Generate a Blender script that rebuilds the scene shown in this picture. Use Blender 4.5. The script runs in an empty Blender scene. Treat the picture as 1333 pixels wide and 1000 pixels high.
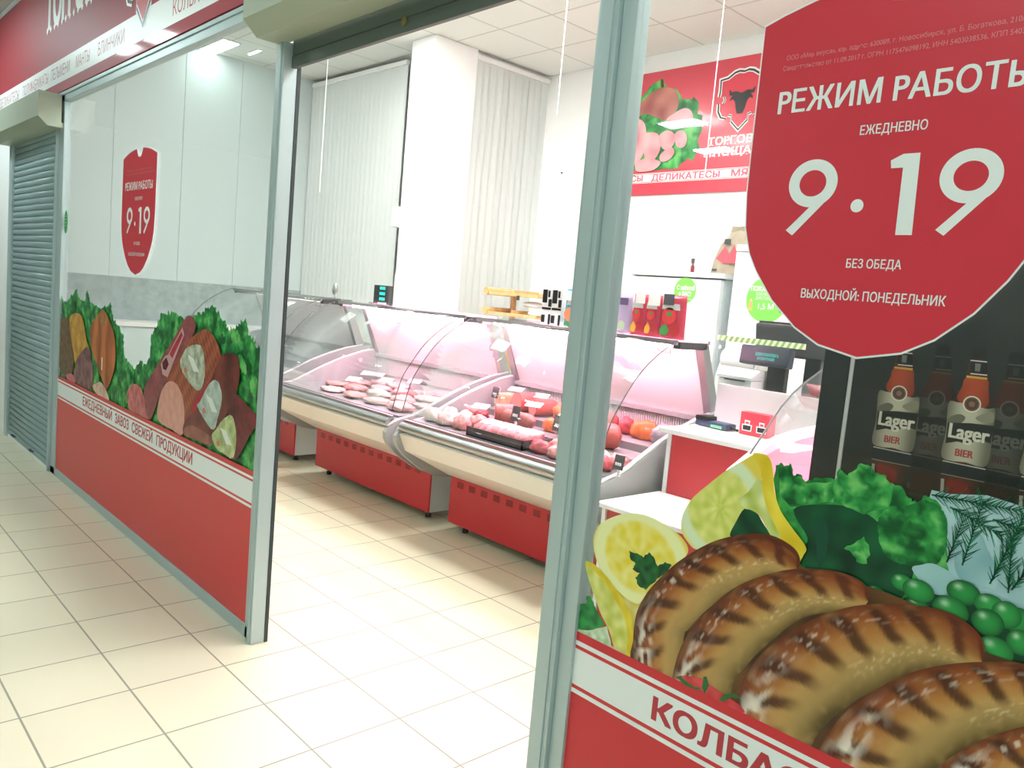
import bpy, bmesh, math, random
from mathutils import Vector, Matrix, noise
from mathutils.geometry import delaunay_2d_cdt

C = bpy.context.scene.collection
SC = bpy.context.scene
random.seed(7)

# ------------------------------------------------------------------ camera
F_PX = 1032.487
CAM = Vector((2.46978, -1.11448, 1.31547))
RX = Vector((0.6768129, 0.7307448, 0.0890864))
UP = Vector((-0.1377601, 0.0068464, 0.9904420))
FW = Vector((-0.7231504, 0.6826164, -0.1053012))
cam_d = bpy.data.cameras.new('camera')
cam_d.sensor_width = 36.0
cam_d.lens = 36.0 * F_PX / 1333.0
cam_d.clip_start = 0.05
cam = bpy.data.objects.new('camera', cam_d)
C.objects.link(cam)
cam.matrix_world = Matrix(((RX.x, UP.x, -FW.x, CAM.x), (RX.y, UP.y, -FW.y, CAM.y), (RX.z, UP.z, -FW.z, CAM.z), (0, 0, 0, 1)))
SC.camera = cam

# ------------------------------------------------------------------ world, exposure, light levels
SC.view_settings.view_transform = 'Standard'
SC.view_settings.look = 'None'
SC.view_settings.gamma = 1.0
SC.view_settings.use_curve_mapping = False
SC.view_settings.exposure = 0.0
world = bpy.data.worlds.new('world')
SC.world = world
world.use_nodes = True
world.node_tree.nodes['Background'].inputs[0].default_value = (0.80, 0.95, 0.93, 1)
world.node_tree.nodes['Background'].inputs[1].default_value = 1.0
L_SHOP, L_MALL, L_CASE, L_SIDE = 40.0, 72.0, 115.0, 16.0


def ray(px, py):
    return RX * ((px - 666.5) / F_PX) - UP * ((py - 500) / F_PX) + FW


def on_y(px, py, y):
    d = ray(px, py)
    return CAM + d * ((y - CAM.y) / d.y)


def on_z(px, py, z):
    d = ray(px, py)
    return CAM + d * ((z - CAM.z) / d.z)


# ------------------------------------------------------------------ materials
def lin(h):
    c = [int(h[i:i + 2], 16) / 255 for i in (0, 2, 4)]
    return tuple(x / 12.92 if x <= 0.04045 else ((x + 0.055) / 1.055) ** 2.4 for x in c)


def mix(a, b, t):
    t = max(0.0, min(1.0, t))
    return tuple(x + (y - x) * t for x, y in zip(a, b))


def sst(a, b, x):
    t = max(0.0, min(1.0, (x - a) / (b - a)))
    return t * t * (3 - 2 * t)


def mat(name, col, rough=0.5, metal=0.0, emit=0.0, noise_amt=0.0, noise_scale=8.0, bump=0.0, coat=0.0):
    m = bpy.data.materials.new(name)
    m.use_nodes = True
    nt = m.node_tree
    b = nt.nodes['Principled BSDF']
    if isinstance(col, str):
        col = lin(col)
    b.inputs['Base Color'].default_value = (*col, 1)
    b.inputs['Roughness'].default_value = rough
    b.inputs['Metallic'].default_value = metal
    b.inputs['Coat Weight'].default_value = coat
    b.inputs['Coat Roughness'].default_value = 0.08
    if emit:
        b.inputs['Emission Color'].default_value = (*col, 1)
        b.inputs['Emission Strength'].default_value = emit
    if noise_amt or bump:
        tc = nt.nodes.new('ShaderNodeTexCoord')
        nz = nt.nodes.new('ShaderNodeTexNoise')
        nz.inputs['Scale'].default_value = noise_scale
        nz.inputs['Detail'].default_value = 4
        nt.links.new(tc.outputs['Object'], nz.inputs['Vector'])
        if noise_amt:
            r = nt.nodes.new('ShaderNodeValToRGB')
            lo = tuple(max(0, c * (1 - noise_amt)) for c in col)
            hi = tuple(min(1, c * (1 + noise_amt)) for c in col)
            r.color_ramp.elements[0].color = (*lo, 1)
            r.color_ramp.elements[1].color = (*hi, 1)
            r.color_ramp.elements[0].position = 0.3
            r.color_ramp.elements[1].position = 0.7
            nt.links.new(nz.outputs['Fac'], r.inputs['Fac'])
            nt.links.new(r.outputs['Color'], b.inputs['Base Color'])
        if bump:
            bp = nt.nodes.new('ShaderNodeBump')
            bp.inputs['Strength'].default_value = bump
            bp.inputs['Distance'].default_value = 0.01
            nt.links.new(nz.outputs['Fac'], bp.inputs['Height'])
            nt.links.new(bp.outputs['Normal'], b.inputs['Normal'])
    return m


def glass(name, tint, boost):
    """thin clear pane: transparent with a Fresnel reflection"""
    m = bpy.data.materials.new(name)
    m.use_nodes = True
    nt = m.node_tree
    nt.nodes.remove(nt.nodes['Principled BSDF'])
    out = nt.nodes['Material Output']
    tr = nt.nodes.new('ShaderNodeBsdfTransparent')
    tr.inputs[0].default_value = (*tint, 1)
    gl = nt.nodes.new('ShaderNodeBsdfGlossy')
    gl.inputs['Roughness'].default_value = 0.02
    lw = nt.nodes.new('ShaderNodeLayerWeight')
    lw.inputs['Blend'].default_value = 0.5
    pw = nt.nodes.new('ShaderNodeMath')
    pw.operation = 'POWER'
    pw.inputs[1].default_value = 5.0
    nt.links.new(lw.outputs['Facing'], pw.inputs[0])
    mu = nt.nodes.new('ShaderNodeMath')
    mu.operation = 'MULTIPLY_ADD'
    mu.use_clamp = True
    mu.inputs[1].default_value = 0.9 * boost
    mu.inputs[2].default_value = 0.035 * boost
    nt.links.new(pw.outputs[0], mu.inputs[0])
    mx = nt.nodes.new('ShaderNodeMixShader')
    nt.links.new(mu.outputs[0], mx.inputs[0])
    nt.links.new(tr.outputs[0], mx.inputs[1])
    nt.links.new(gl.outputs[0], mx.inputs[2])
    nt.links.new(mx.outputs[0], out.inputs[0])
    return m


def ink_mat():
    m = bpy.data.materials.new('printed_film')
    m.use_nodes = True
    nt = m.node_tree
    b = nt.nodes['Principled BSDF']
    a = nt.nodes.new('ShaderNodeAttribute')
    a.attribute_name = 'Col'
    nt.links.new(a.outputs['Color'], b.inputs['Base Color'])
    b.inputs['Roughness'].default_value = 0.32
    b.inputs['Specular IOR Level'].default_value = 0.35
    return m


def grid_mat(name, col, grout, size, line, rough, off=(0, 0), vary=0.05):
    """square tiles with thin joints, in world metres"""
    m = bpy.data.materials.new(name)
    m.use_nodes = True
    nt = m.node_tree
    b = nt.nodes['Principled BSDF']
    tc = nt.nodes.new('ShaderNodeTexCoord')
    mp = nt.nodes.new('ShaderNodeMapping')
    mp.inputs['Location'].default_value = (off[0], off[1], 0)
    br = nt.nodes.new('ShaderNodeTexBrick')
    br.offset = 0.0
    br.squash = 1.0
    br.inputs['Scale'].default_value = 1.0
    br.inputs['Brick Width'].default_value = size
    br.inputs['Row Height'].default_value = size
    br.inputs['Mortar Size'].default_value = line
    br.inputs['Mortar Smooth'].default_value = 0.3
    br.inputs['Bias'].default_value = 0.0
    c1 = tuple(min(1, c * (1 + vary)) for c in col)
    c2 = tuple(c * (1 - vary) for c in col)
    br.inputs['Color1'].default_value = (*c1, 1)
    br.inputs['Color2'].default_value = (*c2, 1)
    br.inputs['Mortar'].default_value = (*grout, 1)
    nt.links.new(tc.outputs['Object'], mp.inputs['Vector'])
    nt.links.new(mp.outputs['Vector'], br.inputs['Vector'])
    nt.links.new(br.outputs['Color'], b.inputs['Base Color'])
    bp = nt.nodes.new('ShaderNodeBump')
    bp.invert = True
    bp.inputs['Strength'].default_value = 0.25
    bp.inputs['Distance'].default_value = 0.003
    nt.links.new(br.outputs['Fac'], bp.inputs['Height'])
    nt.links.new(bp.outputs['Normal'], b.inputs['Normal'])
    b.inputs['Roughness'].default_value = rough
    return m


INK = ink_mat()
ALU = mat('grey_aluminium', 'b2c4c4', 0.4, 0.3)
ALU_D = mat('dark_edge_rubber', '2f3a3a', 0.6)  # dark rubber of the guide channel edges
BOXG = mat('shutter_box_enamel', 'a9b3a0', 0.45, 0.1)
SLATM = mat('shutter_slat_enamel', '93a9ab', 0.45, 0.2)
BARM = mat('dark_grey_shutter_slat', '58645c', 0.5, 0.2)
WHITE_W = mat('white_wall_paint', 'eef0ee', 0.6, noise_amt=0.02, noise_scale=2)
PANEL = mat('white_wall_panel', 'cfdcdb', 0.4)
GREY_P = mat('grey_splash_panel', 'a3b0ae', 0.3, noise_amt=0.18, noise_scale=14)
SLAT_B = mat('grey_blind_fabric', 'd6dcda', 0.8)
RAILW = mat('white_plastic', 'eceeec', 0.4)
GLASS = glass('window_glass', (0.97, 0.99, 0.985), 1.0)
CGLASS = glass('case_glass', (0.985, 0.99, 0.99), 0.7)
RED = mat('red_enamel', 'c22a36', 0.4)
REDF = mat('red_film', 'd03440', 0.38)
WHITE = mat('white_enamel', 'eeeeec', 0.4)
WHITEF = mat('white_film', 'e9efec', 0.4)
LETTER = mat('red_lettering', 'b8303c', 0.4)
STEEL = mat('brushed_steel', 'a9adac', 0.32, 0.8)
GREYP = mat('grey_moulded_plastic', 'a2a7a5', 0.45)
LGREY = mat('light_grey_plastic', 'cfd3d1', 0.45)
DGREY = mat('dark_grey_plastic', '3b4040', 0.5)
BLACK = mat('black_plastic', '15181a', 0.35)
CREAM = mat('cream_fascia', 'e4e2d8', 0.4)
LAMP = mat('lamp_diffuser', (1.0, 0.99, 0.97), 0.5, emit=L_SHOP)
LAMP_M = mat('corridor_lamp_diffuser', (0.86, 0.98, 1.0), 0.5, emit=L_MALL)
LAMP_S = mat('batten_lamp_diffuser', (0.9, 1.0, 0.98), 0.5, emit=L_SIDE)
LAMP_C = mat('pink_case_tube', (1.0, 0.44, 0.64), 0.5, emit=L_CASE)
GREEN = mat('green_sticker', '78c850', 0.45)
GREEND = mat('dark_green_sticker', '2c9450', 0.45)
WOOD = mat('pale_wood', 'd9b27c', 0.55, noise_amt=0.15, noise_scale=18)
CORDM = mat('white_cord', 'f2f2ee', 0.6)


# ------------------------------------------------------------------ mesh helpers
class MB:
    """collects shapes in world coordinates, then becomes one mesh object"""

    def __init__(self):
        self.v, self.f, self.mi, self.sm, self.col = [], [], [], [], None

    def add(self, vs, fs, mi=0, smooth=False):
        o = len(self.v)
        self.v += [tuple(p) for p in vs]
        for f in fs:
            self.f.append(tuple(i + o for i in f))
            self.mi.append(mi)
            self.sm.append(smooth)
        return self

    def box(self, x0, x1, y0, y1, z0, z1, bev=0.0, mi=0, rot=0.0, tilt=0.0):
        bm = bmesh.new()
        bmesh.ops.create_cube(bm, size=1.0)
        for v in bm.verts:
            v.co = Vector(((x0 + x1) / 2 + v.co.x * (x1 - x0), (y0 + y1) / 2 + v.co.y * (y1 - y0), (z0 + z1) / 2 + v.co.z * (z1 - z0)))
        if bev:
            bmesh.ops.bevel(bm, geom=list(bm.edges), offset=bev, segments=2, affect='EDGES', profile=0.7)
        if rot or tilt:
            c = Vector(((x0 + x1) / 2, (y0 + y1) / 2, (z0 + z1) / 2))
            M = Matrix.Translation(c) @ Matrix.Rotation(rot, 4, 'Z') @ Matrix.Rotation(tilt, 4, 'X') @ Matrix.Translation(-c)
            for v in bm.verts:
                v.co = M @ v.co
        bm.verts.index_update()
        self.add([v.co[:] for v in bm.verts], [[v.index for v in f.verts] for f in bm.faces], mi)
        bm.free()
        return self

    def prism(self, prof, axis, c0, c1, mi=0, smooth=False):
        """polygon prof (a,b) extruded along an axis: 'x' -> (y,z), 'y' -> (x,z), 'z' -> (x,y)"""
        def P(a, b, c):
            return {'x': (c, a, b), 'y': (a, c, b), 'z': (a, b, c)}[axis]
        n = len(prof)
        vs = [P(a, b, c0) for a, b in prof] + [P(a, b, c1) for a, b in prof]
        self.add(vs, [[i, (i + 1) % n, n + (i + 1) % n, n + i] for i in range(n)], mi, smooth)
        self.add(vs, [list(range(n))[::-1], list(range(n, 2 * n))], mi)
        return self

    def sheet(self, line, axis, c0, c1, th, mi=0):
        """open profile given thickness th and extruded"""
        off = []
        for i, (a, b) in enumerate(line):
            p = line[max(0, i - 1)]
            q = line[min(len(line) - 1, i + 1)]
            d = Vector((q[0] - p[0], q[1] - p[1])).normalized()
            off.append((a - d.y * th, b + d.x * th))
        def P(a, b, c):
            return {'x': (c, a, b), 'y': (a, c, b), 'z': (a, b, c)}[axis]
        n = len(line)
        vs = []
        for c in (c0, c1):
            vs += [P(a, b, c) for a, b in line] + [P(a, b, c) for a, b in off]
        fs = []
        for i in range(n - 1):
            fs += [[i, i + 1, 2 * n + i + 1, 2 * n + i], [n + i, 3 * n + i, 3 * n + i + 1, n + i + 1], [i, n + i, n + i + 1, i + 1], [2 * n + i, 2 * n + i + 1, 3 * n + i + 1, 3 * n + i]]
        fs += [[0, 2 * n, 3 * n, n], [n - 1, 2 * n - 1, 4 * n - 1, 3 * n - 1]]
        self.add(vs, fs, mi, n > 3)
        return self

    def tube(self, pts, r, n=8, mi=0, caps=True):
        pts = [Vector(p) for p in pts]
        rings = []
        up = Vector((0.123, 0.31, 0.94)).normalized()
        for i, p in enumerate(pts):
            d = (pts[min(i + 1, len(pts) - 1)] - pts[max(i - 1, 0)]).normalized()
            a = d.cross(up).normalized()
            b = d.cross(a).normalized()
            rr = r[i] if isinstance(r, (list, tuple)) else r
            rings.append([p + (a * math.cos(t) + b * math.sin(t)) * rr for t in (2 * math.pi * k / n for k in range(n))])
        vs = [q for ring in rings for q in ring]
        fs = [[i * n + k, i * n + (k + 1) % n, (i + 1) * n + (k + 1) % n, (i + 1) * n + k] for i in range(len(pts) - 1) for k in range(n)]
        self.add(vs, fs, mi, True)
        if caps:
            self.add(vs, [list(range(n)), list(range((len(pts) - 1) * n, len(pts) * n))], mi)
        return self

    def lathe(self, prof, cx, cy, n=20, mi=0):
        vs = [(cx + r * math.cos(2 * math.pi * k / n), cy + r * math.sin(2 * math.pi * k / n), z) for r, z in prof for k in range(n)]
        fs = [[i * n + k, i * n + (k + 1) % n, (i + 1) * n + (k + 1) % n, (i + 1) * n + k] for i in range(len(prof) - 1) for k in range(n)]
        fs += [list(range(n))[::-1], list(range((len(prof) - 1) * n, len(prof) * n))]
        return self.add(vs, fs, mi, True)

    def blob(self, c, rad, rot=0.0, amp=0.15, seed=0, flat=0.0, nu=18, nv=10, mi=0, freq=1.6):
        """lumpy ellipsoid with its underside flattened"""
        vs = []
        cr, sr = math.cos(rot), math.sin(rot)
        for j in range(nv + 1):
            ph = -math.pi / 2 + math.pi * j / nv
            for i in range(nu):
                th = 2 * math.pi * i / nu
                d = Vector((math.cos(ph) * math.cos(th), math.cos(ph) * math.sin(th), math.sin(ph)))
                k = 1 + amp * noise.noise(d * freq + Vector((seed * 7.3, seed * 1.7, 0)))
                x, y, z = d.x * rad[0] * k, d.y * rad[1] * k, d.z * rad[2] * k
                z = max(z, -rad[2] * (1 - flat))
                vs.append((c[0] + x * cr - y * sr, c[1] + x * sr + y * cr, c[2] + z))
        fs = [[j * nu + i, j * nu + (i + 1) % nu, (j + 1) * nu + (i + 1) % nu, (j + 1) * nu + i] for j in range(nv) for i in range(nu)]
        return self.add(vs, fs, mi, True)


ORG = {}


def prop(o, label=None, cat=None, group=None, kind=None):
    for k, v in (('label', label), ('category', cat), ('group', group), ('kind', kind)):
        if v:
            o[k] = v
    return o


def thing(name, loc, label, cat, group=None, kind=None):
    o = bpy.data.objects.new(name, None)
    C.objects.link(o)
    o.empty_display_size = 0.05
    o.location = loc
    ORG[o.name] = Vector(loc)
    return prop(o, label, cat, group, kind)


def obj(name, mb, mats, parent=None, origin=None, label=None, cat=None, group=None, kind=None):
    me = bpy.data.meshes.new(name)
    if parent is not None:
        org = ORG[parent.name]
    else:
        org = Vector(origin) if origin is not None else Vector((0, 0, 0))
    me.from_pydata([(v[0] - org.x, v[1] - org.y, v[2] - org.z) for v in mb.v], [], mb.f)
    for m in (mats if isinstance(mats, (list, tuple)) else [mats]):
        me.materials.append(m)
    me.polygons.foreach_set('material_index', mb.mi)
    me.polygons.foreach_set('use_smooth', mb.sm)
    if mb.col is not None:
        at = me.color_attributes.new('Col', 'FLOAT_COLOR', 'POINT')
        flat = []
        for c in mb.col:
            flat += [c[0], c[1], c[2], 1.0]
        at.data.foreach_set('color', flat)
    me.update()
    if mb.col is None:
        bm = bmesh.new()
        bm.from_mesh(me)
        bmesh.ops.recalc_face_normals(bm, faces=bm.faces)
        bm.to_mesh(me)
        bm.free()
    o = bpy.data.objects.new(name, me)
    C.objects.link(o)
    if parent is not None:
        o.parent = parent
    else:
        o.location = org
    ORG[o.name] = org
    return prop(o, label, cat, group, kind)


def struct(name, mb, mats, parent=None):
    return obj(name, mb, mats, parent, kind=None if parent else 'structure')


def copy_thing(root, delta, label, group=None):
    r = root.copy()
    C.objects.link(r)
    r.location = root.location + Vector(delta)
    ORG[r.name] = ORG[root.name] + Vector(delta)
    r['label'] = label
    if group:
        r['group'] = group
    for ch in root.children:
        c = ch.copy()
        C.objects.link(c)
        c.parent = r
        ORG[c.name] = ORG[r.name]
        for g in ch.children:
            d = g.copy()
            C.objects.link(d)
            d.parent = c
            ORG[d.name] = ORG[r.name]
    return r


# ---- lettering (built-in font), always on a plane that faces the corridor (y = const)
_glyph = {}


def raw_glyph(s):
    """outline of a string in the built-in font: points, triangles, right end"""
    if s not in _glyph:
        cu = bpy.data.curves.new('lettering', 'FONT')
        cu.body = s
        cu.resolution_u = 5
        o = bpy.data.objects.new('lettering', cu)
        C.objects.link(o)
        bpy.context.view_layer.update()
        me = bpy.data.meshes.new_from_object(o.evaluated_get(bpy.context.evaluated_depsgraph_get()))
        vs = [(v.co.x, v.co.y) for v in me.vertices]
        fs = [list(p.vertices) for p in me.polygons]
        bpy.data.objects.remove(o)
        bpy.data.curves.remove(cu)
        bpy.data.meshes.remove(me)
        _glyph[s] = (vs, fs, max([v[0] for v in vs] or [0]))
    return _glyph[s]


def glyphs(s):
    """letter by letter; the soft sign and its kin are a turned P, whose outline is clean"""
    hh = raw_glyph('HH')[2]
    cap = max(v[1] for v in raw_glyph('H')[0])
    vs, fs, x = [], [], 0.0
    for ch in s:
        parts = {'Р': 'P', 'р': 'p', 'Ь': '^', 'Ы': '^I'}.get(ch, ch)
        for q in parts:
            g = 'P' if q == '^' else q
            v, f, _ = raw_glyph(g)
            o = len(vs)
            vs += [Vector((x + a, cap - b if q == '^' else b, 0)) for a, b in v]
            fs += [[i + o for i in t] for t in f]
            x += raw_glyph('H' + g + 'H')[2] - hh if g != ' ' else .26
    return vs, fs


_cap = {}


def text(s, x0, x1, z, h, y, m, parent, off=0.0, slope=0.0, name='lettering', label=None):
    """capitals of height h on the base line z, stretched from x0 to x1; off thickens the strokes"""
    if 0 not in _cap:
        vs, _ = glyphs('H')
        _cap[0] = (min(v.y for v in vs), max(v.y for v in vs))
    b, t = _cap[0]
    vs, fs = glyphs(s)
    a0, a1 = min(v.x for v in vs), max(v.x for v in vs)
    kz = h / (t - b)
    w = off * kz
    k = (x1 - x0 - 2 * w) / (a1 - a0)
    mb = MB()
    shifts = [(0, 0)] if not off else [(-w, -w * .5), (w, -w * .5), (-w, w * .5), (w, w * .5)]
    for n, (dx, dz) in enumerate(shifts):
        # the font's contours overlap here and there: hair-thin steps keep its triangles apart
        for q, f in enumerate(fs):
            mb.add([(x0 + w + dx + (vs[i].x - a0) * k, y - n * .00004 - (q * 7 % 11) * .000003, z + dz + (vs[i].y - b) * kz + slope * (vs[i].x - a0) * k) for i in f], [list(range(len(f)))])
    return obj(name, mb, m, parent, label=label)


# ---- printed artwork: flat coloured patches on a plane y = const, one above the other
class Art:
    def __init__(self, parent, y, step=0.00011):
        self.p, self.y, self.s, self.k = parent, y, step, 0

    def next(self):
        self.k += 1
        return self.y - self.k * self.s

    def patch(self, name, pts, colf, sp=None, label=None, y=None):
        """pts in plane metres (x,z); colf a colour or a function of (x,z)"""
        y = self.next() if y is None else y
        mb = MB()
        n = len(pts)
        P = [Vector((a, b)) for a, b in pts]
        if sp:
            xs, zs = [p.x for p in P], [p.y for p in P]
            z = min(zs)
            while z < max(zs):
                x = min(xs)
                while x < max(xs):
                    P.append(Vector((x + random.uniform(-.3, .3) * sp, z + random.uniform(-.3, .3) * sp)))
                    x += sp
                z += sp
        r = delaunay_2d_cdt(P, [], [list(range(n))], 1, 1e-7)
        vs, fs = r[0], r[2]
        used = sorted({i for f in fs for i in f})
        mp = {i: k for k, i in enumerate(used)}
        mb.add([(vs[i].x, y, vs[i].y) for i in used], [[mp[i] for i in f] for f in fs])
        mb.col = [colf(vs[i].x, vs[i].y) if callable(colf) else colf for i in used]
        return obj(name, mb, INK, self.p, label=label)

    def strip(self, name, line, rads, colf, nu=64, nv=20, label=None):
        """a round-ended band along a curve given in photo pixels, laid on this plane; colf(u,v): u 0..1 along it, v -1..1 across it"""
        y = self.next()
        L = smooth_line(line, rads, nu)
        ln = [0.0]
        for k in range(1, len(L)):
            ln.append(ln[-1] + (L[k][0] - L[k - 1][0]).length)
        vs, cs = [], []
        for i, (p, r, d) in enumerate(L):
            u = ln[i] / ln[-1]
            e = min(ln[i], ln[-1] - ln[i])
            if e < r:
                r = r * math.sqrt(max(0.0, 1 - (1 - e / r) ** 2))
            nrm = Vector((d.y, -d.x))
            for j in range(nv + 1):
                v = -1 + 2 * j / nv
                q = p + nrm * r * v
                w = on_y(q.x, q.y, self.y)
                vs.append((w.x, y, w.z))
                cs.append(colf(u, v))
        w = nv + 1
        mb = MB()
        mb.add(vs, [[i * w + j, (i + 1) * w + j, (i + 1) * w + j + 1, i * w + j + 1] for i in range(len(L) - 1) for j in range(nv)])
        mb.col = cs
        return obj(name, mb, INK, self.p, label=label)


def smooth_line(line, rads, n):
    P = [Vector(p) for p in line]
    m = len(P)
    out = []
    for i in range(n + 1):
        t = i / n * (m - 1)
        k = min(int(t), m - 2)
        f = t - k
        p0, p1, p2, p3 = P[max(k - 1, 0)], P[k], P[k + 1], P[min(k + 2, m - 1)]
        q = 0.5 * ((2 * p1) + (p2 - p0) * f + (2 * p0 - 5 * p1 + 4 * p2 - p3) * f * f + (3 * p1 - p0 - 3 * p2 + p3) * f ** 3)
        d = 0.5 * ((p2 - p0) + 2 * (2 * p0 - 5 * p1 + 4 * p2 - p3) * f + 3 * (3 * p1 - p0 - 3 * p2 + p3) * f * f)
        r = rads[k] + (rads[k + 1] - rads[k]) * f
        out.append((q, r, d.normalized()))
    return out


def plane_pts(pts, y, ox=0, oy=0, s=1.0):
    out = []
    for a, b in pts:
        p = on_y(ox + a * s, oy + b * s, y)
        out.append((p.x, p.z))
    return out


def rounded(pts, n=4):
    """closed Catmull-Rom through pts"""
    m = len(pts)
    out = []
    for k in range(m):
        p0, p1, p2, p3 = (Vector(pts[(k + d) % m]) for d in (-1, 0, 1, 2))
        for i in range(n):
            f = i / n
            q = 0.5 * ((2 * p1) + (p2 - p0) * f + (2 * p0 - 5 * p1 + 4 * p2 - p3) * f * f + (3 * p1 - p0 - 3 * p2 + p3) * f ** 3)
            out.append((q.x, q.y))
    return out


def jagged(pts, amp, n=5, seed=1):
    rnd = random.Random(seed)
    m = len(pts)
    out = []
    for k in range(m):
        a, b = Vector(pts[k]), Vector(pts[(k + 1) % m])
        d = b - a
        nr = Vector((d.y, -d.x)).normalized() if d.length > 1e-9 else Vector((0, 0))
        for i in range(n):
            q = a + d * (i / n) + (nr * rnd.uniform(-amp, amp) if i else Vector((0, 0)))
            out.append((q.x, q.y))
    return out


def ellipse(cx, cz, rx, rz, n=28, rot=0.0):
    return [(cx + rx * math.cos(t) * math.cos(rot) - rz * math.sin(t) * math.sin(rot), cz + rx * math.cos(t) * math.sin(rot) + rz * math.sin(t) * math.cos(rot)) for t in (2 * math.pi * k / n for k in range(n))]


def disc(name, cx, cz, r, y, m, parent, rz=None, label=None, n=32, th=0.0):
    mb = MB()
    e = ellipse(cx, cz, r, rz or r, n)
    if th:
        mb.prism(e, 'y', y, y - th)
    else:
        mb.add([(a, y, b) for a, b in e], [list(range(n))])
    return obj(name, mb, m, parent, label=label)


def poly(name, pts, y, m, parent, th=0.0, label=None):
    mb = MB()
    if th:
        mb.prism(pts, 'y', y, y - th)
    else:
        mb.add([(a, y, b) for a, b in pts], [list(range(len(pts)))])
    return obj(name, mb, m, parent, label=label)


def noise2(x, z, f, s=0.0):
    return noise.noise(Vector((x * f, z * f, s)))
# ================================================================== the setting
CEIL = 3.54
XL, XR, YB, YBL, XJ = -5.9, 4.2, 4.54, 3.36, -3.36
mb = MB().box(-9, 7, -7.1, 5.2, -0.08, 0.0)
FLOOR = grid_mat('cream_floor_tile', lin('dcd6bd'), lin('8f8f7e'), 0.30, 0.0035, 0.3, vary=0.03)
struct('floor', mb, FLOOR)
CEILM = grid_mat('white_ceiling_tile', lin('e6e8e4'), lin('c3c7c3'), 0.60, 0.010, 0.8, off=(2.78, -3.345), vary=0.01)
struct('ceiling', MB().box(XL - .1, XR + .1, .2, YB + .1, CEIL, CEIL + .08), CEILM)
struct('ceiling_corridor', MB().box(-9, 7, -7.0, .135, 3.06, 3.14), mat('corridor_ceiling', 'cdd7d4', .7))
# left wall: upright white panels with thin joints, a grey splash panel under them
mb = MB().box(XL - .1, XL - .008, .2, YBL + .2, 0, CEIL)
ys = [.2, .64, 1.288, 1.937, 2.52, 3.097, YBL]
for a, b in zip(ys[:-1], ys[1:]):
    mb.box(XL - .008, XL, a + .003, b - .003, 1.2, CEIL, .001)
mb.box(XL - .008, XL, .2, YBL, 0, .78)
struct('wall_left', mb, PANEL)
struct('trim_1', MB().box(XL - .008, XL - .001, .2, YBL, .78, 1.2), GREY_P)
# window wall, the return beside the pillar, the back wall, the right wall, the wall over the shop windows
struct('wall_window', MB().box(XL, XJ - .06, YBL + .125, YBL + .22, 0, CEIL), WHITE_W)
struct('wall_return', MB().box(XJ - .16, XJ - .055, YBL + .22, YB, 0, CEIL), WHITE_W)
struct('wall_back', MB().box(XJ - .16, XR, YB, YB + .1, 0, CEIL), WHITE_W)
struct('wall_right', MB().box(XR, XR + .1, .2, YB, 0, CEIL), WHITE_W)
struct('wall_front', MB().box(-9, 7, .172, .2, 2.29, 3.62).box(-9, -4.26, .15, .2, 0, 2.29).box(3.32, 7, .15, .2, 0, 2.29), WHITE_W)
struct('wall_corridor', MB().box(-9, 7, -7.1, -7.0, 0, 3.14), mat('corridor_wall', 'cfd9d6', .6))
struct('wall_added_end', MB().box(-9.1, -9, -7.1, .15, 0, 3.14), mat('added_end_wall', 'c3cfcc', .6))  # unseen end wall, added to even out the reflection in the left pane
# pillar with a narrow tiled look
mb = MB().box(-3.71, XJ, 3.12, 3.60, 0, CEIL - .004)
mb.box(-3.715, XJ + .006, 3.114, 3.60, 0, 1.46)
mb.box(-4.0, -3.71, 3.40, YBL + .12, 0, CEIL)
struct('wall_pillar', mb, WHITE_W)
struct('trim_2', MB().box(-4.10, -4.02, 3.40, 3.47, .9, CEIL - .05), mat('window_frame_grey', 'a5adab', .5))
obj('junction_box', MB().box(-3.80, -3.712, 3.09, 3.2, 1.885, 2.07, .006), RAILW, origin=(-3.76, 3.15, 1.885),
    label='white junction box fixed to the white pillar above the case tops', cat='box')

# window_1: the big glazed partition beside the doorway; window_2: the one with the large opening-hours shield
def partition(name, x0, x1, post_l, post_r):
    r = thing(name, (x0, .17, 0), None, None, kind='structure')
    obj('bottom_rail', MB().box(x0, x1, .15, .19, 0, .046, .004), ALU, r)
    obj('top_rail', MB().box(x0, x1, .15, .19, 2.232, 2.268, .003).box(x0, x1, .144, .19, 2.268, 2.286, .003), ALU, r)
    for a, b in (post_l, post_r):
        mb = MB().box(a, b, .15, .19, .0, 2.286, .004)
        obj('post', mb, ALU, r)
    obj('pane', MB().box(post_l[1], post_r[0], .1655, .1715, .046, 2.232), GLASS, r)
    return r

partition('window_1', -2.975, -.132, (-2.975, -2.872), (-.18, -.132))
partition('window_2', 1.357, 3.32, (1.357, 1.396), (3.27, 3.32))

# ---- raised roller shutter over the doorway
def housing(x0, x1, z0):
    p = [(.155, z0), (.066, z0), (.016, z0 + .046), (.016, z0 + .19), (.138, z0 + .19), (.138, z0 + .03), (.155, z0 + .03)]
    return MB().prism(p, 'x', x0, x1)

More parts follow.
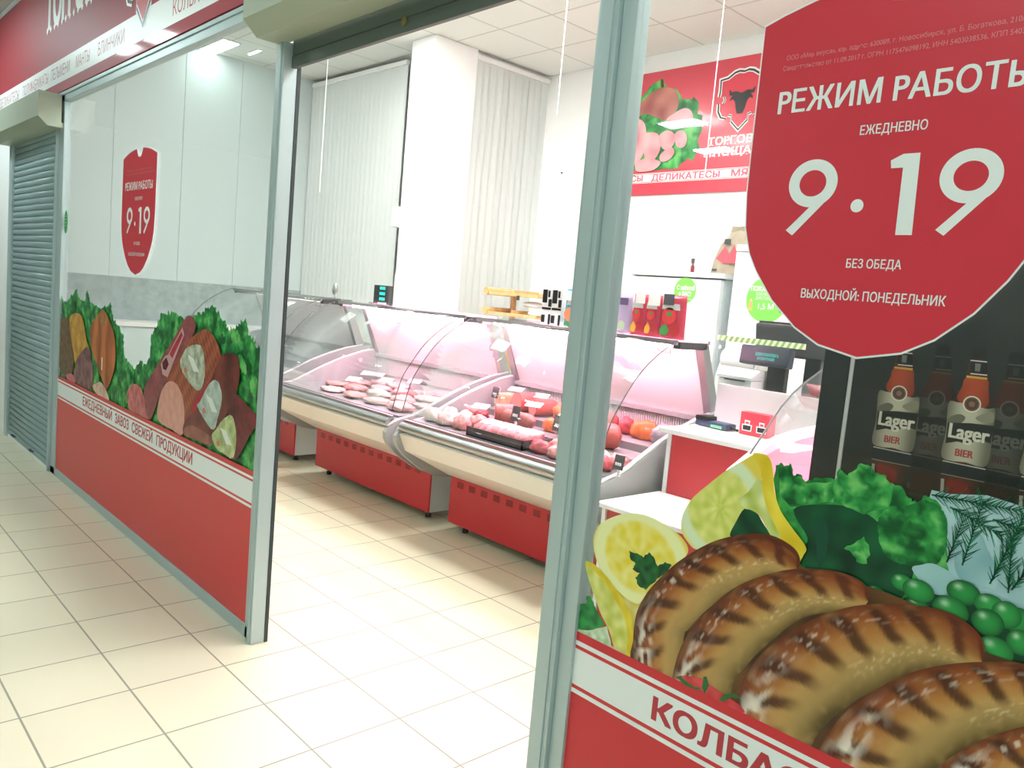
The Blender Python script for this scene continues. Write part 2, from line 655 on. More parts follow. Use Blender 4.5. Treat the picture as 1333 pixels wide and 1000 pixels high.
r = thing('roller_shutter', (.63, .16, 0), 'raised grey roller shutter over the open shop doorway', 'roller shutter')
obj('housing', housing(-.155, 1.40, 2.098), BOXG, r)
obj('end_plate', MB().prism([(.137, 2.105), (.07, 2.105), (.022, 2.148), (.022, 2.28), (.137, 2.28)], 'x', -.161, -.155), BOXG, r)
mb = MB().box(-.098, 1.30, .166, .182, 2.018, 2.056, .003).box(-.098, 1.30, .168, .18, 2.059, 2.12, .003)
obj('bottom_slat', mb, BARM, r)
mb = MB()
mb.tube([(.559, .166, 2.046), (.559, .160, 2.046)], .012, 14)
obj('lock', mb, mat('brass_lock', '8c8457', .4, .6), r)
for a, b, c, d in ((-.135, -.100, -.136, -.0985), (1.302, 1.357, 1.300, 1.357)):
    g = obj('guide_channel', MB().box(a, b, .138, .190, 0, 2.10, .004).box(a + .008, b - .012, .134, .14, 0, 2.10, .002), ALU, r)
    obj('rubber_edge', MB().box(c, d, .190, .203, 0, 2.10), ALU_D, g, label='black rubber edge')

# ---- closed roller shutter of the next opening
r = thing('roller_shutter', (-3.6, .16, 0), 'closed grey roller shutter of the neighbouring opening', 'roller shutter')
obj('housing', housing(-4.26, -2.885, 2.078), BOXG, r)
prof = []
z = .055
while z < 2.2:
    prof += [(.163, z), (.155, z + .008), (.152, z + .019), (.155, z + .030), (.163, z + .038)]
    z += .04
obj('slat_curtain', MB().sheet(prof, 'x', -4.17, -2.985, .004), SLATM, r)
obj('guide_channel', MB().box(-4.25, -4.165, .135, .2, 0, 2.08, .004), ALU, r)
obj('guide_channel', MB().box(-3.0, -2.976, .135, .2, 0, 2.08, .004), ALU, r)
b = obj('bottom_bar', MB().box(-4.165, -3.0, .148, .166, .018, .055, .004), SLATM, r)
obj('sealing_strip', MB().box(-4.165, -3.0, .146, .168, 0, .018), WHITE, b, label='white sealing strip')
for x in (-3.95, -3.42):
    obj('handle', MB().tube([(x - .03, .150, .04), (x - .03, .132, .045), (x + .03, .132, .045), (x + .03, .150, .04)], .006, 6), DGREY, b)

# ---- ceiling lamps of the shop (square panels in the tile grid), the batten by the left wall, the corridor lamps
def lamp(x, y, z, sx, sy, m, label, group=None):
    t = thing('ceiling_lamp', (x, y, z), label, 'lamp', group)
    obj('housing', MB().box(x - sx / 2 - .015, x + sx / 2 + .015, y - sy / 2 - .015, y + sy / 2 + .015, z - .012, z - .001, .002), RAILW, t)
    obj('diffuser', MB().box(x - sx / 2, x + sx / 2, y - sy / 2, y + sy / 2, z - .018, z - .012), m, t)
    return t

rows = {2.445: 'of the row above the display cases,', 1.245: 'of the row nearest the shop windows,'}
first = None
cols = ['over the pillar end', 'over the fridges', 'over the cash desk', 'over the black beer cooler']
for y, rt in rows.items():
    for x, ct in zip((-3.08, -1.28, .52, 2.32), cols):
        lb = 'square panel lamp %s %s' % (rt, ct)
        if first is None:
            first = lamp(x, y, CEIL, .56, .56, LAMP, lb, 'panel lamps of the shop ceiling')
            fx = (x, y)
        else:
            copy_thing(first, (x - fx[0], y - fx[1], 0), lb)
lamp(-5.60, 2.14, CEIL, .56, .15, LAMP_S, 'bright batten lamp on the ceiling against the white panelled wall')
lamp(-5.44, 2.43, CEIL, .24, .018, LAMP_S, 'thin added glowing strip for a louvre lamp reflection, beside the batten lamp')  # glowing strip put in for faint reflections of a louvre lamp
first = None
for x, y, ct in ((-4.67, -.68, 'outer one of the pair by the closed shutter'), (-4.03, -.78, 'inner one of the pair by the closed shutter'), (-1.0, -1.0, 'before the doorway'), (1.6, -1.6, 'between the doorway and the big shield'), (3.4, -1.6, 'beyond the big shield'),
                 (-2.04, -4.65, 'far across the corridor, nearer one'), (-2.42, -5.75, 'far across the corridor, farther one'), (2.2, -4.3, 'far across the corridor opposite the beer cooler')):
    lb = 'corridor panel lamp %s' % ct
    if first is None:
        first = lamp(x, y, 3.06, .40, .20, LAMP_M, lb, 'panel lamps of the corridor')
        fx = (x, y)
    else:
        copy_thing(first, (x - fx[0], y - fx[1], 0), lb)

# ---- vertical blinds
def blind(name, pts, label, n, sw, ang, z0, z1, zr):
    (xa, ya), (xb, yb) = pts
    t = thing(name, ((xa + xb) / 2, (ya + yb) / 2, z0), label, 'blind')
    d = Vector((xb - xa, yb - ya, 0))
    base = math.atan2(d.y, d.x)
    L = d.length
    c = Vector(((xa + xb) / 2, (ya + yb) / 2, 0))
    nx = Vector((-math.sin(base), math.cos(base), 0))
    mbb = MB().box(c.x - L / 2, c.x + L / 2, c.y - .02, c.y + .02, zr - .045, zr, .004, rot=base)
    obj('head_rail', mbb, RAILW, t)
    rnd = random.Random(len(name) + n)
    for k in range(n):
        p = Vector((xa, ya, 0)) + d * ((k + .5) / n)
        a = base + ang + rnd.uniform(-.05, .05)
        u = Vector((math.cos(a), math.sin(a), 0)) * sw / 2
        w = Vector((-math.sin(a), math.cos(a), 0)) * .004
        m = MB()
        line = [p - u, p - u * .5 + w, p + w * 1.4, p + u * .5 + w, p + u]
        vs = [(q.x, q.y, zz) for zz in (z0, zr - .045) for q in line]
        m.add(vs, [[i, i + 1, i + 6, i + 5] for i in range(4)], smooth=True)
        obj('slat', m, SLAT_B, t)
    return t

blind('vertical_blind', ((-5.88, 3.33), (-4.11, 3.36)), 'pale grey vertical blind between the panelled wall and the pillar', 21, .094, .10, .75, 0, 3.50)
blind('vertical_blind', ((-3.372, 3.603), (-3.372, 4.535)), 'pale grey vertical blind on the far side of the white pillar', 11, .094, .06, .75, 0, 3.50)
# ================================================================== fascia sign over the shop windows
FS = .140
t = thing('fascia_sign', (-1.3, .155, 2.29), 'long red fascia sign with white lettering above the shop windows', 'sign')
obj('board', MB().box(-6.2, 3.6, FS, .171, 2.29, 3.03), mat('fascia_red', '9e323d', .55, coat=.12), t)
SIGNR = mat('fascia_red_band', 'b53844', .4)
poly('white_band', [(-6.2, 2.344), (3.6, 2.344), (3.6, 2.476), (-6.2, 2.476)], FS - .0006, WHITEF, t, label='white band along the red board')
GL = mat('grey_red_lettering', 'b9808a', .5)
for s, pa, pb, pc in (('ДЕЛИКАТЕСЫ', 0, 25, 120), ('ПОЛУФАБРИКАТЫ', 30, 63, 106), ('ПЕЛЬМЕНИ', 67, 91, 92), ('МАНТЫ', 99, 117, 78), ('БЛИНЧИКИ', 128, 162, 57), ('КОЛБАСЫ', 225, 276, 9)):
    a, b = on_y(pa, pc + (pb - pa) * .25, FS).x, on_y(pb, pc - (pb - pa) * .25, FS).x
    text(s, a, b, 2.378, .062, FS - .0010, GL if pa < 200 else LETTER, t)
text('ПЕЛЬМЕНИ', -.6, -.1, 2.378, .062, FS - .0010, LETTER, t)
text('БЛИНЧИКИ', .1, .6, 2.378, .062, FS - .0010, LETTER, t)
# gothic-looking shop name: stretched bold capitals with small lozenge feet
def gothic(s, x0, x1, z, h, y, m, parent):
    o = text(s, x0, x1, z, h, y, m, parent, off=.035)
    mbl = MB()
    n = len(s)
    for i in range(n):
        cx = x0 + (x1 - x0) * (i + .5) / n
        w = (x1 - x0) / n * .2
        for dx in (-1.2, 1.2):
            for zz in (z - h * .03, z + h * 1.03):
                mbl.add([(cx + dx * w - w * .6, y, zz), (cx + dx * w, y, zz - h * .09), (cx + dx * w + w * .6, y, zz), (cx + dx * w, y, zz + h * .09)], [[0, 1, 2, 3]])
    obj('serif', mbl, m, parent)
    return o

gothic('ТОРГОВАЯ', -3.32, -1.98, 2.70, .26, FS - .0010, WHITEF, t)
# puzzle-cut emblem, its point hanging into the white band
def emblem(parent, cx, cz, w, h, y, fill, bull=True, name='emblem'):
    """shield outline with the notches of a puzzle piece, white edge, dark edge, bull head"""
    def ring(k):
        half = [(0, .50), (.10, .52), (.20, .50), (.34, .42), (.50, .40), (.49, .20), (.50, .10), (.40, .11), (.36, .04), (.40, -.03), (.50, -.02), (.49, -.16), (.42, -.27), (.30, -.30), (.26, -.24), (.18, -.26), (.18, -.36), (0, -.52)]
        pts = [(cx + a * w * k, cz + b * h * k) for a, b in half] + [(cx - a * w * k, cz + b * h * k) for a, b in half[-2:0:-1]]
        return pts
    poly(name, ring(1.10), y, WHITEF, parent, label='white edge of the emblem')
    poly(name, ring(1.04), y - .0008, BLACK, parent, label='black edge of the emblem')
    poly(name, ring(.97), y - .0016, WHITEF, parent, label='white inner edge of the emblem')
    poly(name, ring(.93), y - .0024, fill, parent, label='red field of the emblem')
    if bull:
        hd = [(-.02, .13), (-.12, .17), (-.22, .16), (-.29, .22), (-.27, .10), (-.19, .10), (-.24, .06), (-.26, .0), (-.18, .03), (-.13, -.03), (-.10, -.15), (-.06, -.24)]
        pts = [(cx + a * w, cz + b * h) for a, b in hd] + [(cx - a * w, cz + b * h) for a, b in hd[::-1]]
        poly('bull_head', pts, y - .0032, BLACK, parent, label='black bull head')

emblem(t, -1.52, 2.72, .52, .60, FS - .0014, SIGNR)

# ================================================================== the two opening-hours shields on the glass
def hours_shield(cx, label):
    zt = 1.828
    t = thing('opening_hours_sign', (cx, .16, 1.55), label, 'sign', 'opening hours shields')
    Y = .1640
    e = [(-.236, zt), (-.200, 1.840), (-.150, 1.853), (-.100, 1.861), (-.045, 1.866), (-.032, 1.845), (-.020, 1.830), (0, 1.826)]
    low = [(-.2345, 1.60), (-.2335, 1.54), (-.228, 1.48), (-.214, 1.435), (-.197, 1.405), (-.160, 1.356), (-.112, 1.313), (-.067, 1.288), (0, 1.2735)]
    left = low[::-1] + e
    pts = left + [(-a, b) for a, b in left[-2:0:-1]]
    edge = [(cx + a * 1.012, 1.55 + (b - 1.55) * 1.012) for a, b in pts]
    face = [(cx + a, b) for a, b in pts]
    poly('film_edge', edge, Y, WHITEF, t, label='white cut edge of the film')
    poly('film', face, Y - .0004, mat('shield_red', 'cf3040', .34), t)
    y = Y - .0008
    SM = mat('faint_small_print', 'd98a8f', .5)
    text('ООО «Мир вкуса», юр. адрес: 630089, г. Новосибирск, ул. Б. Богаткова, 210/1, оф. 1', cx - .188, cx + .200, 1.764, .0075, y, SM, t)
    text('Свидетельство от 11.09.2017 г. ОГРН 1175476098192, ИНН 5403038536, КПП 540301001', cx - .192, cx + .196, 1.747, .0075, y, SM, t)
    text('РЕЖИМ РАБОТЫ', cx - .193, cx + .193, 1.675, .036, y, WHITEF, t, off=.018)
    text('ЕЖЕДНЕВНО', cx - .043, cx + .060, 1.6265, .014, y, WHITEF, t, off=.012)
    # numerals: geometric nines with straight legs
    def nine(x, z0, z1, sx):
        rz = (z1 - z0) / 3.19
        rx = rz * sx
        cz = z1 - rz
        mbn = MB()
        n = 44
        vs = []
        for k in range(n):
            a = 2 * math.pi * k / n
            vs += [(x + rx * math.cos(a), y, cz + rz * math.sin(a)), (x + rx * .55 * math.cos(a), y, cz + rz * .55 * math.sin(a))]
        mbn.add(vs, [[2 * k, 2 * ((k + 1) % n), 2 * ((k + 1) % n) + 1, 2 * k + 1] for k in range(n)])
        mbn.add([(x + rx * p, y - .0001, cz + rz * q) for p, q in ((.90, -.44), (-.60, -2.19), (-.90, -1.97), (.33, -.62))], [[0, 1, 2, 3]])
        return obj('numeral', mbn, WHITEF, t)
    nine(cx - .112, 1.467, 1.593, 1.08)
    nine(cx + .130, 1.467, 1.593, 1.08)
    poly('numeral', [(cx + .034, 1.468), (cx + .059, 1.468), (cx + .055, 1.592), (cx + .030, 1.592), (cx + .012, 1.583), (cx + .014, 1.571), (cx + .032, 1.571)], y, WHITEF, t)
    disc('dot', cx - .032, 1.5145, .0105, y, WHITEF, t)
    text('БЕЗ ОБЕДА', cx - .037, cx + .050, 1.4155, .0135, y, WHITEF, t, off=.012)
    text('ВЫХОДНОЙ: ПОНЕДЕЛЬНИК', cx - .108, cx + .121, 1.363, .0145, y, WHITEF, t, off=.012)
    return t

hours_shield(1.9155, 'large red opening hours shield with white 9·19 on the glass before the beer cooler')
hours_shield(-1.572, 'red opening hours shield with white 9·19 on the glass beside the closed shutter')
t = thing('round_sticker', (-2.845, .163, 1.535), 'small round dark green sticker at the frame edge beside the closed shutter', 'sticker')
disc('film', -2.832, 1.535, .037, .1638, GREEND, t, rz=.066)
for k, w in enumerate((.016, .022, .022, .018)):
    poly('lettering', [(-2.832 - w, 1.565 - k * .018), (-2.832 + w, 1.565 - k * .018), (-2.832 + w, 1.571 - k * .018), (-2.832 - w, 1.571 - k * .018)], .1634, mat('faint_green_print', '8fd0a8', .5), t)

# ================================================================== printed food film, left window
FY = .1648
def Lp(pts):
    return plane_pts(pts, .165, 60, 360, .26)

LG = [lin(c) for c in ('0a4f24', '1c7a36', '3aa24c', '74c46a')]
def lettuce(seed, dark=0.0, f=14.0):
    def fn(x, z):
        a = noise2(x, z, f, seed) + .6 * noise2(x, z, f * 2.7, seed + 3) + .35 * noise2(x, z, f * 6, seed + 5)
        k = max(0.0, min(2.99, 1.4 + 2.5 * a - dark))
        i = int(k)
        return mix(LG[i], LG[i + 1], k - i)
    return fn

t = thing('food_print', (-1.55, .163, .046), 'printed film of sausages and lettuce over a red band, window beside the closed shutter', 'window print')
A = Art(t, FY)
A.patch('lettuce_leaf', jagged(Lp([(55, 500), (62, 130), (75, 85), (92, 130), (112, 115), (153, 65), (166, 105), (190, 125), (210, 68), (220, 130), (250, 142), (288, 155), (325, 128), (330, 190), (355, 240), (385, 285), (390, 380), (420, 440), (440, 465), (478, 435), (500, 440), (520, 390), (528, 285), (553, 255), (580, 182), (605, 190), (625, 178), (642, 182), (690, 212), (718, 222), (750, 192), (782, 180), (812, 152), (845, 155), (870, 192), (902, 240), (915, 275), (930, 262), (965, 232), (1000, 208), (1010, 290), (1050, 322), (1060, 362), (1095, 340), (1060, 1010), (600, 830), (200, 640)]), .013, 6, 3), lettuce(1, .1, 20), .010)
# darker folds and pale veins
rnd = random.Random(5)
for k in range(44):
    px, py = rnd.choice([(rnd.uniform(80, 330), rnd.uniform(140, 470)), (rnd.uniform(540, 1060), rnd.uniform(260, 620)), (rnd.uniform(340, 520), rnd.uniform(440, 640))])
    p = on_y(60 + px * .26, 360 + py * .26, .165)
    A.patch('leaf_fold', jagged(ellipse(p.x, p.z, rnd.uniform(.03, .07), rnd.uniform(.015, .04), 10, rnd.uniform(0, 3)), .006, 3, k), lettuce(k + 9, rnd.choice([-.7, .5, 1.0]), 22), .014)
def bark(c1, c2, f, s):
    return lambda x, z: mix(lin(c1), lin(c2), .5 + .9 * noise2(x, z, f, s) + .5 * noise2(x, z, f * 3, s))
A.patch('smoked_meat', rounded(Lp([(66, 235), (100, 205), (122, 240), (142, 400), (132, 492), (85, 485), (64, 400)])), bark('4a3320', '8a6845', 40, 1), .012)
A.patch('smoked_cheese', rounded(Lp([(122, 215), (158, 184), (188, 208), (208, 320), (222, 372), (185, 385), (155, 445), (140, 370)])), bark('a9701f', 'd8a945', 18, 2), .012)
A.patch('smoked_meat', rounded(Lp([(160, 410), (215, 352), (236, 440), (240, 530), (218, 565), (140, 520), (150, 460)])), bark('5c3540', '9b6a66', 22, 3), .012)
A.patch('smoked_ham', rounded(Lp([(285, 168), (310, 192), (345, 285), (353, 380), (345, 470), (310, 565), (288, 520), (250, 420), (226, 330), (230, 250), (256, 203)])), lambda x, z: mix(mix(lin('8d4320'), lin('d2783f'), .5 + 5.5 * math.sin(x * 40) * .12 + .8 * noise2(x * 2, z, 9, 4)), lin('b56a35'), .3), .012)
A.patch('net_knot', rounded(Lp([(275, 195), (292, 165), (302, 200), (300, 245), (280, 240)])), bark('8a5a28', 'b98a4a', 60, 4), .008)
A.patch('glint', Lp([(283, 405), (289, 405), (287, 468), (282, 468)]), lin('f0ddc8'))
A.patch('meat_slice', rounded(Lp([(240, 560), (255, 525), (290, 540), (322, 615), (290, 620)])), bark('c79a86', 'e6c2ae', 20, 5), .012)
A.patch('meat_slice', rounded(Lp([(105, 500), (130, 485), (150, 515), (140, 545)])), lin('cf6d78'))
A.patch('leaf_fold', jagged(Lp([(236, 430), (250, 415), (275, 490), (270, 530), (245, 540)]), .004, 3, 8), lettuce(31), .014)
A.patch('ham_slice', rounded(Lp([(412, 585), (440, 540), (478, 552), (500, 620), (528, 712), (470, 690), (424, 665)])), bark('a9464c', 'd07c78', 24, 6), .012)
def tubec(c_lo, c_hi, spots=0.0):
    def fn(u, v):
        k = 1 - v * v
        c = mix(lin(c_lo), lin(c_hi), .25 + .75 * k)
        if spots:
            c = mix(c, lin('c98f8a'), spots * max(0, noise.noise(Vector((u * 30, v * 6, 2)))) * 1.6)
        return c
    return fn
# the film is seen obliquely, so widths are given by outline instead of radius
A.patch('salami', rounded(Lp([(700, 215), (722, 196), (745, 210), (756, 262), (720, 340), (660, 440), (600, 540), (560, 640), (530, 715), (505, 660), (500, 560), (560, 450), (640, 320)])), lambda x, z: mix(lin('6d2530'), lin('a85a58'), .5 + .5 * noise2(x, z, 60, 3) + .4 * noise2(x, z, 12, 1)), .012)
A.patch('salami_label', Lp([(690, 255), (700, 290), (615, 505), (590, 490), (582, 440), (600, 400), (620, 390), (640, 350)]), lin('c99a98'))
A.patch('salami_label', Lp([(686, 275), (692, 296), (640, 410), (625, 390), (640, 358)]), lin('b02c3c'))
A.patch('salami_label', Lp([(610, 405), (622, 440), (608, 470), (592, 462), (590, 430)]), lin('5c2028'))
A.patch('sausage_loaf', rounded(Lp([(605, 545), (660, 430), (720, 330), (770, 280), (812, 265), (848, 300), (872, 350), (882, 400), (850, 480), (800, 580), (750, 680), (700, 765), (640, 700)])), lambda x, z: mix(lin('80302c'), lin('b5693f'), .45 + .35 * math.sin((x * 1.1 + z) * 160) + .25 * math.sin((x - z) * 70)), .010)
A.patch('loaf_casing', Lp([(740, 640), (800, 560), (850, 490), (830, 545), (780, 620), (735, 720)]), lin('b01c30'))
A.patch('cut_face', rounded(Lp([(570, 720), (569, 640), (592, 560), (628, 525), (668, 548), (698, 640), (692, 788), (640, 768)]), 5), bark('cf8f7e', 'e0a594', 30, 2), .014)
A.patch('dark_sausage', rounded(Lp([(885, 398), (935, 386), (972, 412), (976, 520), (940, 640), (882, 740), (832, 845), (760, 815), (697, 790), (705, 722), (780, 640), (840, 500)])), lambda x, z: mix(lin('431515'), lin('8f4038'), .45 + .7 * noise2(x, z, 10, 5) + .3 * noise2(x, z, 40, 5)), .012)
A.patch('dark_sausage', rounded(Lp([(955, 588), (1012, 640), (1072, 715), (1030, 795), (962, 912), (890, 880), (900, 760), (930, 650)])), lambda x, z: mix(lin('4a1218'), lin('93343c'), .45 + .7 * noise2(x, z, 12, 7) + .4 * noise2(x, z, 50, 5)), .012)
A.patch('sausage_tip', rounded(Lp([(700, 765), (740, 745), (830, 800), (838, 845), (770, 822), (705, 795)])), bark('7c4238', 'a9695a', 20, 2), .012)
for pts, c1, c2, ctr in (([(680, 430), (692, 395), (722, 350), (780, 343), (800, 400), (803, 500), (782, 568), (742, 552), (692, 480)], '8d9685', 'c9cfb6', (707, 470)),
                         ([(766, 650), (782, 625), (830, 532), (868, 524), (890, 600), (872, 700), (850, 768), (812, 732)], '8fa39a', 'c3d0c2', (800, 672)),
                         ([(838, 800), (862, 765), (905, 706), (942, 698), (962, 790), (947, 908), (900, 888), (858, 855)], '8f9f66', 'cbd59a', (872, 835))):
    A.patch('label_tie', jagged(rounded(Lp(pts), 3), .003, 2, 4), bark(c1, c2, 26, ctr[0]), .010)
    p = on_y(60 + ctr[0] * .26, 360 + ctr[1] * .26, .165)
    A.patch('label_seal', ellipse(p.x, p.z, .018, .011, 16), lin('d07a5e'))
    q = Lp([(ctr[0] + 10, ctr[1] - 80), (ctr[0] + 40, ctr[1] - 60), (ctr[0] + 68, ctr[1] + 10), (ctr[0] + 40, ctr[1] + 5)])
    A.patch('label_paper', q, lin('dfe3da'))
# red base with the white band
def base_bands(A, x0, x1, redc):
    P = lambda a, b: [(x0, a), (x1, a), (x1, b), (x0, b)]
    A.patch('red_base', P(.046, .6165), lin(redc))
    y = A.next()
    for a, b in ((.587, .597), (.4985, .579), (.480, .490)):
        A.patch('white_band', P(a, b), lin('eaf0ee'), y=y)
    return A.next()
yt = base_bands(A, -2.872, -.18, 'd23c3e')
for s, pa, pb in (('ЕЖЕДНЕВНЫЙ', 110, 148), ('ЗАВОЗ', 152, 170), ('СВЕЖЕЙ', 174, 201), ('ПРОДУКЦИИ', 206, 253)):
    xa, xb = (on_y(q, 521 + (q - 110) * .552, .165).x for q in (pa, pb))
    text(s, xa, xb, .520, .046, yt, LETTER, t, off=.03)

# ================================================================== printed food film, right window
def Z7(pts):
    return plane_pts(pts, .165, 700, 580, .28)
def Z8(pts):
    return plane_pts(pts, .165, 933, 600, .4)
t = thing('food_print', (2.3, .163, .046), 'printed film of grilled sausages, lemon and peas over a red band, under the big shield', 'window print')
A = Art(t, FY)
# far side of the print: plate, greens, then whatever lies in front
A.patch('plate', Z8([(640, 340), (690, 130), (700, 95), (760, 108), (880, 112), (1000, 150), (1320, 210), (1500, 420), (1300, 620), (900, 560), (640, 440)]), lambda x, z: mix(lin('7fa9ad'), lin('b9dadc'), .55 + .8 * noise2(x, z, 10, 2)), .012)
top = [(185, 60), (192, 12), (206, 8), (226, 15), (243, 10), (250, 48), (274, 45), (290, 68), (330, 55), (386, 62), (400, 26), (425, 46), (447, 30), (470, 6), (500, 15), (512, 42), (545, 45), (562, 72), (600, 82), (626, 122), (650, 136), (682, 112), (702, 124), (732, 152), (752, 205), (748, 330), (765, 405), (640, 520), (480, 500), (300, 400), (230, 340)]
A.patch('lettuce_leaf', jagged(Z8(top), .0025, 4, 5), lettuce(2, .15, 26), .008)
def dk(x, z):
    return mix(lin('03301f'), lin('0f5a34'), .42 + .9 * noise2(x, z, 30, 6))
A.patch('dark_greens', rounded(Z8([(250, 160), (330, 142), (440, 152), (530, 205), (560, 300), (640, 345), (600, 450), (500, 470), (420, 380), (300, 362), (280, 290), (296, 250)])), dk, .007)
A.patch('lettuce_leaf', jagged(rounded(Z8([(528, 185), (560, 150), (620, 146), (682, 128), (740, 165), (752, 235), (740, 305), (700, 345), (640, 342), (580, 330), (540, 290), (524, 230)]), 3), .002, 2, 6), lettuce(7, .55, 36), .006)
A.patch('lettuce_leaf', jagged(Z8([(395, 62), (402, 28), (426, 48), (447, 32), (470, 8), (500, 17), (510, 42), (545, 47), (575, 90), (560, 150), (480, 175), (420, 150), (380, 120)]), .002, 3, 9), lettuce(12, -.25, 40), .006)
A.patch('lettuce_leaf', jagged(Z8([(200, 20), (225, 18), (243, 14), (250, 52), (276, 50), (292, 74), (385, 66), (380, 135), (300, 140), (240, 150), (205, 110)]), .002, 3, 10), lettuce(15, .05, 40), .006)
A.patch('parsley', jagged(Z8([(415, 285), (450, 268), (480, 246), (497, 290), (490, 335), (455, 328), (440, 300)]), .003, 3, 3), lettuce(3, -.4, 60), .005)
A.patch('broccoli_stem', rounded(Z8([(320, 190), (345, 180), (365, 240), (350, 330), (330, 340), (325, 260)])), lin('0e4a35'))
A.patch('egg', rounded(Z8([(636, 352), (668, 338), (705, 334), (760, 362), (776, 396), (738, 436), (690, 420)])), lambda x, z: mix(lin('7fb0b2'), lin('b4d6d6'), .5 + noise2(x, z, 18, 1)), .008)
A.patch('egg', rounded(Z8([(775, 320), (800, 265), (855, 238), (880, 290), (915, 360), (905, 415), (840, 400), (790, 380)])), lambda x, z: mix(lin('6c9ca2'), lin('a9cfd2'), .5 + noise2(x, z, 18, 4)), .008)
# dill: many thin dark green needles
rnd = random.Random(11)
for (cx, cy, ang, ln, n) in ((700, 110, .18, 300, 26), (760, 150, .5, 200, 18), (800, 340, -1.25, 225, 18), (890, 400, -1.1, 330, 30), (960, 420, -.9, 260, 24), (950, 430, -1.5, 190, 16), (750, 330, -1.2, 150, 12), (900, 190, .35, 200, 16), (1050, 400, -1.2, 260, 20)):
    y = A.next()
    m = MB()
    m.col = []
    def needle(p, q, w, c):
        P, Q = [Vector(v) for v in plane_pts([p, q], .165, 933, 600, .4)]
        d = (Q - P).normalized()
        nn = Vector((-d.y, d.x)) * w
        m.add([(P.x - nn.x, y, P.y - nn.y), (P.x + nn.x, y, P.y + nn.y), (Q.x + nn.x * .3, y, Q.y + nn.y * .3), (Q.x - nn.x * .3, y, Q.y - nn.y * .3)], [[0, 1, 2, 3]])
        m.col += [c] * 4
    dx, dy = math.cos(ang), math.sin(ang)
    c0 = mix(lin('063a2c'), lin('1c6b48'), rnd.random())
    needle((cx, cy), (cx + dx * ln, cy + dy * ln), .0012, c0)
    for k in range(n):
        s = (k + 1) / (n + 1) * ln
        for sd in (-1, 1):
            a = ang + sd * rnd.uniform(.35, .9)
            l2 = rnd.uniform(28, 62)
            p = (cx + dx * s, cy + dy * s)
            needle(p, (p[0] + math.cos(a) * l2, p[1] + math.sin(a) * l2), .0009, mix(lin('063a2c'), lin('22784e'), rnd.random()))
    obj('dill_sprig', m, INK, t)
A.patch('dark_greens', rounded(Z8([(560, 470), (640, 440), (760, 440), (880, 480), (1010, 540), (1300, 620), (1300, 760), (960, 700), (840, 640), (740, 520), (640, 490)])), lambda x, z: mix(lin('02261a'), lin('0b4a2c'), .45 + .8 * noise2(x, z, 30, 8)), .008)
def pea(k):
    def fn(x, z, c=None):
        return c
    return fn
for k, (a, b, ra, rb) in enumerate(((520, 425, 30, 20), (655, 470, 42, 20), (605, 395, 36, 28), (557, 456, 46, 22), (658, 422, 52, 38), (805, 428, 56, 40), (762, 486, 60, 48), (890, 468, 52, 36), (985, 520, 50, 44), (945, 500, 50, 45), (884, 524, 54, 44), (990, 590, 46, 42), (908, 616, 60, 46), (1060, 560, 54, 46), (1070, 640, 54, 46), (1140, 600, 54, 46))):
    o, ex, ez = on_y(933 + a * .4, 600 + b * .4, .165), on_y(933 + (a + ra) * .4, 600 + b * .4, .165), on_y(933 + a * .4, 600 + (b + rb) * .4, .165)
    rx, rz = (ex - o).length, (ez - o).length
    cx, cz = o.x, o.z
    br = .35 * ((k * 37) % 5) / 4
    def fn(x, z):
        u, v = (x - cx) / rx, (z - cz) / rz
        d = u * u + v * v
        c = mix(lin('2b9a48'), lin('064a24'), .15 + .8 * d - br * .5)
        hl = math.exp(-((u + .35) ** 2 + (v - .4) ** 2) * 22)
        return mix(c, lin('b9e6bf'), hl * .75)
    A.patch('pea', ellipse(cx, cz, rx, rz, 26), fn, rx * .14)
# lemons
def lemon(ctr, edge_r, pale, inner, green=0.0):
    o = on_y(700 + ctr[0] * .28, 580 + ctr[1] * .28, .165)
    q1 = on_y(700 + (ctr[0] + edge_r[0]) * .28, 580 + ctr[1] * .28, .165)
    q2 = on_y(700 + ctr[0] * .28, 580 + (ctr[1] + edge_r[1]) * .28, .165)
    edge_r = ((q1 - o).length, (q2 - o).length)
    def fn(x, z):
        u, v = (x - o.x) / edge_r[0], (z - o.z) / edge_r[1]
        d = math.sqrt(u * u + v * v)
        a = math.atan2(v, u)
        c = mix(lin(inner), lin('f4ee9a'), .35 + .5 * noise2(x, z, 60, 2) + .18 * math.cos(a * 9))
        c = mix(c, lin(pale), sst(.74, .86, d))
        c = mix(c, lin('e6cf4e'), sst(1.0, 1.12, d))
        return c
    return fn
A.patch('lemon_pith', rounded(Z7([(300, 560), (400, 600), (520, 660), (520, 800), (480, 960), (430, 985), (430, 820), (360, 680)])), lambda x, z: mix(lin('c9b648'), lin('e2d888'), .5 + noise2(x, z, 40, 1)), .006)
A.patch('lemon_slice', rounded(Z7([(266, 430), (290, 372), (330, 343), (400, 318), (470, 315), (540, 335), (610, 375), (670, 420), (705, 475), (690, 520), (620, 590), (540, 660), (490, 720), (470, 735), (425, 715), (365, 660), (305, 585), (272, 505)])), lemon((478, 520), (216, 208), 'eef0b0', 'e9d437'), .004)
A.patch('lemon_slice', rounded(Z7([(673, 352), (690, 298), (732, 238), (800, 180), (880, 118), (960, 70), (1022, 42), (1046, 110), (1040, 185), (1000, 255), (955, 310), (930, 365), (895, 425), (800, 465), (740, 482), (698, 440), (676, 400)])), lemon((850, 290), (195, 235), 'dbeac0', 'c3cf52'), .004)
A.patch('dark_greens', rounded(Z7([(900, 420), (930, 350), (965, 295), (1010, 290), (1060, 370), (1130, 470), (1160, 540), (1050, 520), (960, 440)])), dk, .005)
